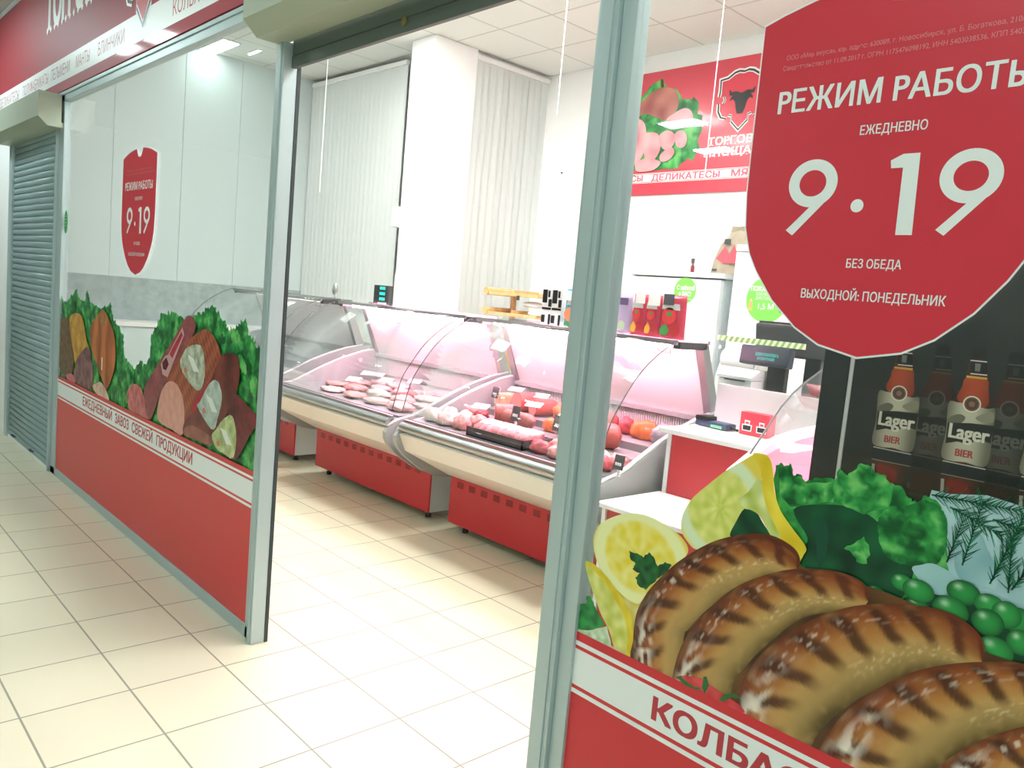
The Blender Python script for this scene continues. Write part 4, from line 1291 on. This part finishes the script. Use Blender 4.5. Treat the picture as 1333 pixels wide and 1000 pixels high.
TOM = mat('tomato_print', 'd2343a', .4)
TOM2 = mat('tomato_dark_print', 'a81c28', .4)
LEAFP = mat('herb_print', '3f8a42', .4)
POUR = mat('red_pouch_film', 'c03a50', .3)
def tomato_art(big):
    def fn(r, x0, x1, y, h):
        w = x1 - x0
        cx = (x0 + x1) / 2
        disc('tomato_print', cx - w * .05, SH + h * .52, w * .30, y, TOM, r)
        disc('herb_print', cx - w * .05, SH + h * .56, w * .12, y - .0006, LEAFP, r, rz=w * .08)
        disc('tomato_print', cx + w * .2, SH + h * .22, w * .26, y + .0004, TOM2, r)
        poly('herb_print', [(cx - w * .42, SH + h * .08), (cx - w * .1, SH + h * .06), (cx + w * .02, SH + h * .2), (cx - w * .2, SH + h * .34), (cx - w * .4, SH + h * .22)], y - .0002, mat('yellow_print', 'd9a13a', .4) if not big else LEAFP, r)
        poly('pack_window', [(cx - w * .4, SH + h * .66), (cx + w * .4, SH + h * .66), (cx + w * .36, SH + h * .8), (cx - w * .36, SH + h * .8)], y, LGREY, r)
    return fn
pouch(822, 840, 435, 1.92, .195, POUR, 'tomato_sauce_pouch', 'red tomato sauce pouch next to the lilac pouch', tomato_art(False))
pouch(840.5, 858, 437, 1.92, .195, POUR, 'tomato_sauce_pouch', 'middle one of the three red tomato sauce pouches', tomato_art(False))
pouch(859, 889, 440, 1.92, .200, POUR, 'tomato_sauce_pouch', 'widest red tomato sauce pouch, at the shelf end under the green sticker', tomato_art(True))
def lilac(r, x0, x1, y, h):
    w = x1 - x0
    disc('herb_print', (x0 + x1) / 2, SH + h * .2, w * .3, y, mat('pale_herb_print', 'b9cba6', .5), r)
    poly('dark_header', [(x0 + w * .1, SH + h * .72), (x1 - w * .1, SH + h * .72), (x1 - w * .1, SH + h * .9), (x0 + w * .1, SH + h * .9)], y, mat('dark_violet_print', '5a4a6e', .5), r)
pouch(804, 820, 432, 1.92, .19, mat('lilac_pouch_film', 'b9a5c6', .35), 'sauce_pouch', 'lilac sauce pouch beside the red tomato pouches', lilac)
def teal(r, x0, x1, y, h):
    w = x1 - x0
    disc('salmon_print', (x0 + x1) / 2, SH + h * .33, w * .42, y, mat('salmon_print', 'ee8a62', .4), r, rz=h * .2)
    poly('green_print', [(x0 + w * .1, SH + h * .03), (x1 - w * .1, SH + h * .03), (x1 - w * .15, SH + h * .16), (x0 + w * .15, SH + h * .14)], y, LEAFP, r)
    poly('pack_window', [(x0 + w * .2, SH + h * .58), (x1 - w * .2, SH + h * .58), (x1 - w * .25, SH + h * .72), (x0 + w * .25, SH + h * .72)], y, LGREY, r)
pouch(735, 759, 425, 1.92, .195, mat('teal_pouch_film', '1f9ab4', .35), 'sauce_pouch', 'teal and orange pouch beside the black and white cartons', teal)
for k, (px, py, w, s) in enumerate(((834, 388, .055, 'white'), (852, 391, .066, 'white'), (871, 390, .058, 'dark'), (742, 385, .05, 'white'))):
    p = on_y(px, py, 1.888)
    obj('shelf_label', MB().box(p.x - w / 2, p.x + w / 2, 1.886, 1.889, p.z - .025, p.z + .025), CARD if s == 'white' else TAGM, origin=(p.x, 1.8875, p.z - .025),
        label=['white label clipped on the red pouch by the lilac one', 'white label clipped on the middle red pouch', 'dark label clipped on the widest red pouch', 'white label clipped on the teal pouch'][k], cat='label', group='labels on the pouches')
# ================================================================== cash desk, bench, things on the desk
r = thing('cash_desk', (.72, 1.9, 0), 'red and white cash desk between two display cases', 'cash desk')
obj('body', MB().box(.505, .945, 1.70, 2.62, .0, .812, .003), WHITE, r)
obj('front_panel', MB().box(.522, .945, 1.686, 1.70, .05, .808, .002), RED, r, label='red front panel')
obj('edge_strip', MB().box(.500, .520, 1.682, 1.702, 0, .812, .002), WHITE, r)
obj('counter_top', MB().box(.462, .952, 1.665, 2.66, .812, .832, .003), WHITE, r)
obj('upstand', MB().box(.462, .952, 2.085, 2.105, .832, 1.018, .003), mat('pale_grey_board', 'd3dad8', .4), r)
r = thing('bench', (.72, 1.47, 0), 'low white-topped bench with red front before the cash desk', 'bench')
obj('top', MB().box(.490, .950, 1.265, 1.68, .538, .556, .003), WHITE, r)
obj('front_panel', MB().box(.525, .95, 1.30, 1.315, .0, .538, .002), RED, r, label='red front panel')
obj('side_panel', MB().box(.505, .523, 1.29, 1.68, 0, .538, .002), WHITE, r)

# card terminal
p = on_z(925, 556, .832)
r = thing('card_terminal', (.56, 1.945, .832), 'dark blue card terminal lying on the cash desk', 'card terminal')
NAVY = mat('navy_plastic', '3a4a63', .4)
obj('body', MB().box(.475, .645, 1.91, 1.985, .8335, .862, .012, rot=-.1), NAVY, r)
obj('keypad', MB().box(.475, .545, 1.912, 1.98, .858, .880, .008, rot=-.1), BLACK, r)
obj('label', MB().box(.56, .62, 1.9055, 1.9085, .838, .850, rot=-.1), mat('mint_label', '7fd6a0', .4), r, label='mint green label')
obj('cable', MB().tube([(.64, 1.94, .847), (.665, 1.93, .845), (.682, 1.94, .841)], .006, 6), BLACK, r)
# little red box with emblems
r = thing('red_box', (.755, 1.95, .832), 'small bright red box with black and white emblems on the cash desk', 'box')
REDB = mat('bright_red_card', 'd63a4c', .4)
obj('box', MB().box(.692, .825, 1.925, 1.985, .8335, .930, .002), REDB, r)
for cx in (.727, .795):
    q = [(-.022, -.022), (.022, -.022), (.024, .006), (.011, .006), (.013, .024), (-.013, .024), (-.011, .006), (-.024, .006)]
    poly('emblem', [(cx + a, .872 + b) for a, b in q], 1.9242, CARD, r)
    q2 = [(-.018, -.018), (.018, -.018), (.019, .002), (-.019, .002)]
    poly('emblem', [(cx + a, .872 + b) for a, b in q2], 1.9238, BLACK, r)
    poly('emblem', [(cx - .008, .880), (cx + .008, .880), (cx + .008, .890), (cx - .008, .890)], 1.9238, REDB, r)
# receipt printer, customer display, monitor, white label printer behind the upstand
r = thing('receipt_printer', (.46, 2.30, .834), 'light grey receipt printer behind the desk upstand', 'printer')
obj('body', MB().box(.37, .55, 2.225, 2.38, .834, 1.04, .012), LGREY, r)
obj('lid', MB().prism([(2.217, 1.04), (2.217, 1.052), (2.29, 1.085), (2.38, 1.085), (2.38, 1.04)], 'x', .368, .552), LGREY, r)
obj('paper_slot', MB().box(.41, .52, 2.215, 2.219, 1.030, 1.036), DGREY, r)
r = thing('label_scale', (.34, 2.62, .0), 'tall white label scale standing behind the receipt printer', 'scale')
obj('body', MB().prism([(2.5, 0), (2.5, 1.02), (2.56, 1.16), (2.66, 1.22), (2.78, 1.22), (2.78, 0)], 'x', .18, .40), WHITE, r)
obj('paper_roll_cover', MB().tube([(.19, 2.56, 1.11), (.385, 2.56, 1.11)], .05, 20), RAILW, r)
r = thing('customer_display', (.60, 2.35, .832), 'black customer display with turquoise text on a thick pole', 'customer display')
obj('base', MB().box(.562, .68, 2.29, 2.41, .834, .85, .005), BLACK, r)
obj('pole', MB().box(.565, .655, 2.33, 2.37, .85, 1.14, .004), BLACK, r)
obj('head', MB().box(.418, .672, 2.315, 2.375, 1.108, 1.202, .014, tilt=-.12), mat('slate_plastic', '2c3740', .4), r)
text('ДОБРО ПОЖАЛОВАТЬ', .505, .625, 1.158, .013, 2.3085, LCD, r, name='screen_text')
text('ЗА ПОКУПКАМИ', .515, .605, 1.138, .013, 2.3085, LCD, r, name='screen_text')
r = thing('monitor', (.70, 2.5, .832), 'large black cash register monitor seen from behind above the customer display', 'monitor')
obj('stand', MB().box(.66, .74, 2.50, 2.56, .836, 1.25, .006), BLACK, r)
obj('stand_foot', MB().box(.60, .80, 2.44, 2.60, .834, .846, .004), BLACK, r)
obj('back_shell', MB().box(.40, .85, 2.47, 2.52, 1.165, 1.315, .012, tilt=.18), DGREY, r)
obj('bezel', MB().box(.395, .855, 2.512, 2.532, 1.155, 1.325, .006, tilt=.18), BLACK, r)
# clear guard with striped tape
r = thing('clear_guard', (.68, 2.094, 1.018), 'clear plastic guard with green and white striped tape above the desk upstand', 'guard')
obj('sheet', MB().box(.44, .95, 2.092, 2.096, 1.018, 1.62), glass('guard_plastic', (.985, .99, .99), .5), r)
tp = obj('tape', MB().box(.428, .86, 2.088, 2.0915, 1.215, 1.240), mat('pale_tape', 'dfeccf', .4), r, label='green and white striped tape')
m = MB()
for k in range(15):
    x = .432 + k * .0285
    if x + .025 < .86:
        m.add([(x, 2.0874, 1.215), (x + .013, 2.0874, 1.215), (x + .025, 2.0874, 1.240), (x + .012, 2.0874, 1.240)], [[0, 1, 2, 3]])
obj('stripe', m, mat('green_tape_stripe', '8dbb6c', .4), tp)

# ================================================================== fridges, bag, bottle, shelf, rack
FRW = mat('fridge_enamel', 'f2f4f3', .35)
FRS = mat('fridge_side', 'd8e2e4', .4)
r = thing('fridge', (-1.0, 4.05, 0), 'wide white fridge under the paper bag, with a green sticker', 'fridge')
obj('body', MB().box(-1.42, -.60, 3.72, 4.40, .03, 1.585, .008), FRS, r)
obj('door', MB().box(-1.42, -.60, 3.665, 3.715, .06, 1.575, .01), FRW, r)
obj('lid', MB().box(-1.44, -.575, 3.66, 4.42, 1.588, 1.622, .006), FRW, r)
for x in (-1.35, -.67):
    obj('foot', MB().lathe([(.025, 0), (.025, .032)], x, 3.8, 12), DGREY, r)
    obj('foot', MB().lathe([(.025, 0), (.025, .032)], x, 4.32, 12), DGREY, r)
obj('fridge_divider', MB().box(-1.12, -1.115, 3.6635, 3.6655, .1, 1.55), FRS, r)
r = thing('fridge', (-.15, 3.9, 0), 'tall white fridge with a round distance notice and dark top trim', 'fridge')
obj('body', MB().box(-.47, .16, 3.66, 4.30, .03, 1.80, .008), FRS, r)
obj('door', MB().box(-.47, .16, 3.605, 3.655, .06, 1.765, .01), FRW, r)
obj('top_trim', MB().box(-.47, .16, 3.60, 3.66, 1.770, 1.815, .006), FRW, r)
obj('badge', MB().box(-.37, -.28, 3.597, 3.601, 1.776, 1.800), mat('dark_pink_badge', 'b0405c', .4), r, label='dark pink badge')
for x in (-.40, .09):
    obj('foot', MB().lathe([(.025, 0), (.025, .032)], x, 3.75, 12), DGREY, r)
    obj('foot', MB().lathe([(.025, 0), (.025, .032)], x, 4.22, 12), DGREY, r)
r = thing('round_sticker', (-.89, 3.66, 1.49), 'round green sticker with two lines of white script on the wide fridge', 'sticker')
disc('film', -.885, 1.490, .093, 3.6635, GREEN, r, th=.0015)
text('С заботой', -.955, -.805, 1.495, .030, 3.6615, WHITEF, r, off=.03)
text('о ВАС!', -.935, -.83, 1.452, .030, 3.6615, WHITEF, r, off=.03)
text('оставайтесь дома', -.95, -.82, 1.428, .008, 3.6615, WHITEF, r)
r = thing('round_sticker', (-.17, 3.6, 1.46), 'round green distance notice reading 1,5 M on the tall fridge', 'sticker')
disc('film', -.205, 1.462, .148, 3.6035, GREEN, r, th=.0015)
text('ПОЖАЛУЙСТА', -.325, -.085, 1.515, .030, 3.6015, WHITEF, r, off=.025)
text('СОБЛЮДАЙТЕ', -.285, -.125, 1.487, .018, 3.6015, WHITEF, r)
text('ДИСТАНЦИЮ', -.285, -.125, 1.461, .018, 3.6015, WHITEF, r)
text('1,5 М', -.26, -.15, 1.400, .036, 3.6015, WHITEF, r, off=.012)
for cx, c in ((-.315, 'e3a06a'), (-.095, '3f5fb0')):
    poly('person_print', [(cx - .012, 1.385), (cx - .004, 1.385), (cx, 1.41), (cx + .004, 1.385), (cx + .012, 1.385), (cx + .012, 1.43), (cx + .008, 1.445), (cx - .008, 1.445), (cx - .012, 1.43)], 3.6015, mat('figure_print', c, .5), r)
    disc('person_print', cx, 1.453, .008, 3.6015, mat('figure_head_print', 'e8b48c', .5), r, n=12)
# paper bag with a red print on top of the wide fridge
r = thing('paper_bag', (-.63, 3.86, 1.6235), 'beige paper bag with a red print standing on the wide fridge', 'bag')
PAP = mat('beige_paper', 'a0937f', .8, noise_amt=.12, noise_scale=20, bump=.4)
vs, fs = [], []
prof = [(1.6235, .15, .085, 0), (1.72, .146, .083, .012), (1.83, .135, .06, .03), (1.90, .115, .035, .05), (1.93, .115, .02, .055), (1.965, .105, .028, .06)]
for k, (z, w, d, s) in enumerate(prof):
    for a, b in ((-1, -1), (-.3, -1.1), (.4, -.95), (1, -1), (1, 1), (0, 1), (-1, 1)):
        vs.append((-.63 + s + a * w * .9, 3.86 + b * d, z + (.012 * math.sin(a * 5 + k) if k > 2 else 0)))
for k in range(len(prof) - 1):
    for j in range(7):
        fs.append([k * 7 + j, k * 7 + (j + 1) % 7, k * 7 + 7 + (j + 1) % 7, k * 7 + 7 + j])
fs += [list(range(7)), list(range(35, 42))]
obj('bag', MB().add(vs, fs), PAP, r)
PR = mat('faded_red_print', 'b8505c', .7)
poly('print', [(a - .06, b) for a, b in [(-.665, 1.73), (-.60, 1.70), (-.45, 1.70), (-.43, 1.78), (-.47, 1.82), (-.50, 1.77), (-.53, 1.83), (-.56, 1.76), (-.60, 1.82), (-.63, 1.78)]], 3.763, PR, r, th=.001, label='faded red print')
poly('print', [(a - .06, b) for a, b in [(-.62, 1.835), (-.57, 1.835), (-.57, 1.87), (-.62, 1.87)]], 3.7775, DGREY, r, th=.001, label='dark print')
poly('print', [(a - .06, b) for a, b in [(-.69, 1.645), (-.65, 1.645), (-.65, 1.66), (-.69, 1.66)]], 3.7645, DGREY, r, th=.001)
p = on_y(902, 345, 3.75)
r = thing('small_bottle', (p.x, 3.75, 1.622), 'tiny red and dark bottle on top of the wide fridge', 'bottle')
obj('glass', MB().lathe([(.013, 1.622), (.014, 1.63), (.014, 1.668), (.008, 1.682)], p.x, 3.75, 12), mat('dark_red_bottle', '8c2a30', .3), r)
obj('neck', MB().lathe([(.006, 1.682), (.006, 1.70)], p.x, 3.75, 10), DGREY, r)
obj('tag', MB().box(p.x - .012, p.x + .016, 3.742, 3.745, 1.690, 1.726), TAGM, r)
# white wall cupboard and wooden bread rack by the blind
obj('wall_cupboard', MB().box(-2.85, -2.12, 4.05, 4.535, 1.405, 1.555, .004), FRW, origin=(-2.5, 4.5, 1.405), label='flat white wall cupboard beside the grey blind, above the wooden rack', cat='cupboard')
r = thing('bread_rack', (-2.65, 3.72, 0), 'pale wooden rack with two trays behind the packs on the case shelf', 'rack')
for z in (1.345, 1.17):
    tr = obj('tray', MB().box(-2.95, -2.30, 3.60, 3.90, z, z + .016, .004), WOOD, r)
    obj('rim', MB().box(-2.95, -2.30, 3.592, 3.606, z, z + .028, .004).box(-2.95, -2.30, 3.894, 3.908, z, z + .045, .004), WOOD, tr)
    obj('rounded_end', MB().tube([(-2.955, 3.58, z + .03), (-2.955, 3.92, z + .03)], .034, 16), WOOD, tr)
    obj('divider', MB().box(-2.62, -2.60, 3.60, 3.90, z + .016, z + .055, .004), WOOD, tr)
for x, y in ((-2.90, 3.88), (-2.34, 3.88)):
    obj('leg', MB().box(x - .02, x + .02, y - .02, y + .02, 0, 1.346, .004), WOOD, r)
for k, (x, n) in enumerate(((-2.50, 'upper'), (-2.42, 'lower'))):
    z = 1.1875 + .072 * (1 - k)
    obj('bread_bag', MB().blob((x + .02, 3.73, z + .024), (.10, .09, .030), .1, .12, k, .25), RAILW, origin=(x, 3.73, z), label='%s white bread bag on the lower tray of the wooden rack' % n, cat='bag', group='bread bags on the rack')
p = on_y(675, 388, 3.58)
obj('price_tag', MB().box(p.x - .018, p.x + .018, 3.572, 3.576, p.z - .02, p.z + .02), DGREY, origin=(p.x, 3.574, p.z - .02), label='tiny dark price tag hanging at the upper wooden tray', cat='price tag')
obj('wall_screw', MB().tube([(-3.078, 4.54, 2.584), (-3.078, 4.525, 2.584)], .007, 8), DGREY, origin=(-3.078, 4.53, 2.58), label='small dark screw in the white back wall near the blind', cat='screw')
# white counter along the panelled left wall
r = thing('wall_counter', (-5.75, 1.9, 0), 'long white counter under the grey splash panel', 'counter')
obj('body', MB().box(-5.895, -5.62, .45, 3.2, .0, .735, .004), PANEL, r)
obj('counter_top', MB().box(-5.895, -5.60, .42, 3.22, .735, .778, .004), WHITE, r)

# ================================================================== red sign on the back wall
BY = 4.52
r = thing('wall_sign', (-.9, 4.53, 2.33), 'red butcher sign with bull emblem and ham picture on the back wall', 'sign')
obj('board', MB().box(-2.55, .75, BY, 4.539, 2.332, 3.386, .002), mat('wall_sign_red', 'cf3a4e', .3, coat=.35), r)
y = BY - .0015
poly('white_band', [(-2.55, 2.435), (.75, 2.435), (.75, 2.52), (-2.55, 2.52)], y, WHITEF, r, label='white band along the board')
poly('red_line', [(-2.55, 2.440), (.75, 2.440), (.75, 2.444), (-2.55, 2.444)], y - .0012, LETTER, r)
poly('red_line', [(-2.55, 2.510), (.75, 2.510), (.75, 2.514), (-2.55, 2.514)], y - .0012, LETTER, r)
PKL = mat('pink_red_lettering', 'd0607a', .4)
text('КОЛБАСЫ', -2.52, -2.06, 2.454, .050, y - .0012, PKL, r, off=.035)
text('ДЕЛИКАТЕСЫ', -1.965, -1.275, 2.452, .050, y - .0012, PKL, r, off=.035)
text('МЯСО', -1.17, -.86, 2.452, .050, y - .0012, PKL, r, off=.035)
text('ПТИЦА', -.75, -.35, 2.452, .050, y - .0012, PKL, r, off=.035)
emblem(r, -1.155, 3.045, .41, .44, y, mat('wall_sign_red', 'cf3a4e', .2))
gothic('ТОРГОВАЯ', -1.425, -.87, 2.712, .058, y, WHITEF, r)
gothic('ПЛОЩАДЬ', -1.45, -.86, 2.622, .058, y, WHITEF, r)
A = Art(r, BY - .0012, .0012)
def Zw(pts):
    return plane_pts(pts, BY, 700, 40, .26)
A.patch('lettuce_leaf', jagged(Zw([(440, 340), (530, 330), (560, 280), (600, 255), (625, 240), (640, 270), (700, 295), (720, 345), (760, 345), (785, 330), (805, 370), (800, 405), (825, 430), (825, 500), (800, 560), (825, 590), (790, 620), (775, 655), (750, 640), (700, 690), (600, 700), (480, 700), (440, 520)]), .012, 4, 2), lettuce(4, -.15, 9), .03)
A.patch('ham', rounded(Zw([(470, 400), (530, 350), (560, 320), (620, 285), (680, 292), (705, 330), (700, 390), (660, 440), (600, 450), (540, 420), (500, 430)])), lambda x, z: mix(lin('8f3d3a'), lin('d08a7c'), .5 + .9 * noise2(x, z, 7, 3)), .03)
A.patch('ham_tip', rounded(Zw([(618, 280), (625, 240), (634, 282)])), lin('5c3a30'))
A.patch('lettuce_leaf', jagged(Zw([(520, 420), (570, 425), (620, 450), (620, 480), (560, 480), (530, 455)]), .01, 3, 4), lettuce(8, .2, 10), .03)
A.patch('meat_slice', rounded(Zw([(645, 450), (700, 405), (745, 388), (775, 410), (778, 450), (750, 485), (700, 480)])), lambda x, z: mix(lin('cf9aa0'), lin('e3bcc0'), .5 + noise2(x, z, 9, 3)), .03)
for k, pts in enumerate(([(440, 440), (500, 440), (540, 470), (545, 560), (520, 640), (470, 680), (430, 600)], [(530, 530), (580, 510), (612, 530), (615, 600), (580, 650), (540, 640)], [(610, 530), (650, 500), (690, 520), (685, 570), (650, 600), (620, 580)], [(690, 520), (730, 500), (752, 540), (735, 585), (700, 580)], [(500, 660), (560, 640), (620, 660), (580, 700), (500, 705)], [(620, 620), (670, 585), (690, 610), (660, 650), (620, 655)])):
    A.patch('meat_slice', rounded(Zw(pts)), lambda x, z, k=k: mix(lin('c07880'), lin('efb9bc'), .55 + .8 * noise2(x, z, 8, k)), .03)

# ================================================================== beer cooler with a printed front
CX0, CX1, CY0, CY1, CZ = 1.612, 2.42, .70, 1.24, 1.80
r = thing('beer_cooler', ((CX0 + CX1) / 2, .97, 0), 'tall black beer cooler with lager bottles printed on it, behind the glass', 'cooler')
BLK = mat('cooler_black', '101314', .35)
obj('body', MB().box(CX0, CX1, CY0 + .01, CY1, .04, CZ, .006), BLK, r)
obj('frame', MB().box(CX0, CX0 + .062, CY0 - .01, CY0 + .012, .04, CZ, .003), BLK, r)
obj('edge_strip', MB().box(CX0 + .062, CX0 + .070, CY0 - .008, CY0 + .012, .04, CZ, .001), LGREY, r, label='pale metal edge strip')
for x in (CX0 + .06, CX1 - .06):
    for yy in (.78, 1.16):
        obj('foot', MB().lathe([(.025, 0), (.025, .042)], x, yy, 12), DGREY, r)
pn = obj('printed_panel', MB().box(CX0 + .070, CX1, CY0 - .003, CY0 + .010, .04, CZ), mat('cooler_print_black', '0e0d0c', .3), r)
BYY = CY0 - .0036
def Bz(pts):
    return plane_pts(pts, CY0, 1060, 440, .22)
def bottle(dx, dz, dim, k):
    y = BYY - .0008 * k
    def c(h):
        return tuple(a * dim for a in lin(h))
    def sh(pts):
        return [(a + dx, b + dz) for a, b in Bz(pts)]
    def pt(name, pts, col, lv, rd=False):
        pts = sh(pts)
        if rd:
            pts = rounded(pts)
        m = MB().add([(a, y - .00008 * lv, b) for a, b in pts], [list(range(len(pts)))])
        m.col = [col] * len(pts)
        return obj(name, m, INK, r)
    def grad(name, pts, fn, lv, sp=.006):
        Ab = Art(r, y)
        return Ab.patch(name, rounded(sh(pts)), fn, sp, y=y - .00008 * lv)
    ax = on_y(1060 + 955 * .22, 440 + 400 * .22, CY0).x + dx
    hw = .052
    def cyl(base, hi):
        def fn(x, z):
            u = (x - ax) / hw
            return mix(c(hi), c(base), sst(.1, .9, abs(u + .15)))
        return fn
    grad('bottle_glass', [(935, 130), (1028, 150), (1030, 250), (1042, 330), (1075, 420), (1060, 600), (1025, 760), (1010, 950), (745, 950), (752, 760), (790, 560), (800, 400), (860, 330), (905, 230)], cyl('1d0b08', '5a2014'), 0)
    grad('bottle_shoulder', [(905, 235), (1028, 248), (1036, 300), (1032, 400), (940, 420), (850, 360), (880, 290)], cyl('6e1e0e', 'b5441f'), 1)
    pt('crown_cap', [(940, 60), (1020, 62), (1030, 130), (930, 125)], c('14110f'), 1)
    pt('neck_label', [(935, 132), (1028, 140), (1028, 215), (920, 205)], c('0f0e0e'), 2)
    for zz in (130, 208):
        pt('neck_ring', [(930, zz), (1028, zz + 10), (1028, zz + 16), (930, zz + 6)], c('e6e2da'), 3)
    pt('gold_ring', [(905, 222), (1030, 236), (1028, 248), (904, 234)], c('d8a53a'), 3)
    pt('neck_crest', [(958, 150), (992, 154), (985, 200), (955, 196)], c('77736e'), 4)
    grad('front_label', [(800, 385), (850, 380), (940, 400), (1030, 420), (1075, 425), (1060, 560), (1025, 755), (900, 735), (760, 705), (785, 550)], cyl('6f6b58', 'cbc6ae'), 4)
    grad('label_shade', [(805, 470), (860, 450), (900, 470), (870, 505), (800, 505)], lambda x, z: c('6a6654'), 5)
    grad('label_shade', [(960, 470), (1060, 440), (1062, 500), (1000, 500)], lambda x, z: c('8f8b74'), 5)
    pt('name_band', [(795, 500), (930, 504), (1068, 520), (1048, 622), (985, 600), (915, 628), (850, 612), (782, 622)], c('15130f'), 6)
    q = on_y(1060 + 938 * .22, 440 + 392 * .22, CY0)
    for rr, col, lv in ((.0172, 'e8e4d4', 7), (.0145, '7a5a44', 8), (.0118, '5c3c30', 9), (.006, '8c6a54', 10)):
        m = MB().add([(a, y - .00008 * lv, b) for a, b in ellipse(q.x + dx, q.z + dz, rr, rr, 24)], [list(range(24))])
        m.col = [c(col)] * 24
        obj('medallion', m, INK, r)
    pt('foot_band', [(765, 716), (1020, 768), (1012, 850), (752, 800)], c('14181f'), 5)
    pt('foot_line', [(766, 722), (1018, 774), (1018, 780), (765, 728)], c('cfcabb'), 6)
    pt('foot_line', [(755, 798), (1012, 850), (1012, 855), (754, 803)], c('8f8b80'), 6)
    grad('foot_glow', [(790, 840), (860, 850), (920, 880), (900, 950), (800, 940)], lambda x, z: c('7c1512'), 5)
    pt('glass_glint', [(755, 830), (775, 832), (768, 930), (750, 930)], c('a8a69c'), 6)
    # lettering of the label
    def at2(u, v):
        return on_y(1060 + u * .22, 440 + v * .22, CY0)
    la, lb, lm, lt = at2(792, 612), at2(1042, 596), at2(915, 604), at2(915, 520)
    ba, bb, bm, bt = at2(835, 700), at2(945, 706), at2(890, 704), at2(890, 662)
    def tx(s, x0, x1, z, h, col, off):
        m = bpy.data.materials.new('label_lettering')
        m.use_nodes = True
        bs = m.node_tree.nodes['Principled BSDF']
        bs.inputs['Base Color'].default_value = (*c(col), 1)
        text(s, x0, x1, z, h, y - .0010, m, r, off=off)
    tx('Lager', la.x + dx, lb.x + dx, lm.z + dz, lt.z - lm.z, 'e3dfcc', .03)
    tx('BIER', ba.x + dx, bb.x + dx, bm.z + dz, bt.z - bm.z, 'b23a3a', .03)
o1 = on_y(1060 + 938 * .22, 440 + 392 * .22, CY0)
o2 = on_y(1060 + 508 * .22, 440 + 328 * .22, CY0)
dx = o2.x - o1.x
dz = o2.z - o1.z
bottle(0, 0, 1.0, 2)
bottle(dx, dz, .9, 2)
bottle(-dx, -dz, 1.0, 2)
bottle(dx * .47, dz, .10, 1)
bottle(-dx * .47, 0, .12, 1)

# ================================================================== thin cords hanging from the ceiling
for k, (pa, pb, y, lb) in enumerate((((434, 92), (416, 250), 2.6, 'before the grey blind'), ((741, 2), (725, 150), 2.9, 'before the back wall near the pillar'), ((941, 2), (917, 232), 3.0, 'before the red butcher sign'))):
    a, b = on_y(pa[0], pa[1], y), on_y(pb[0], pb[1], y)
    obj('white_string', MB().tube([(b.x, y, CEIL), (b.x, y, b.z)], .0032, 6), CORDM, origin=(b.x, y, b.z), label='thin white string hanging from the ceiling %s' % lb, cat='string', group='strings from the ceiling')
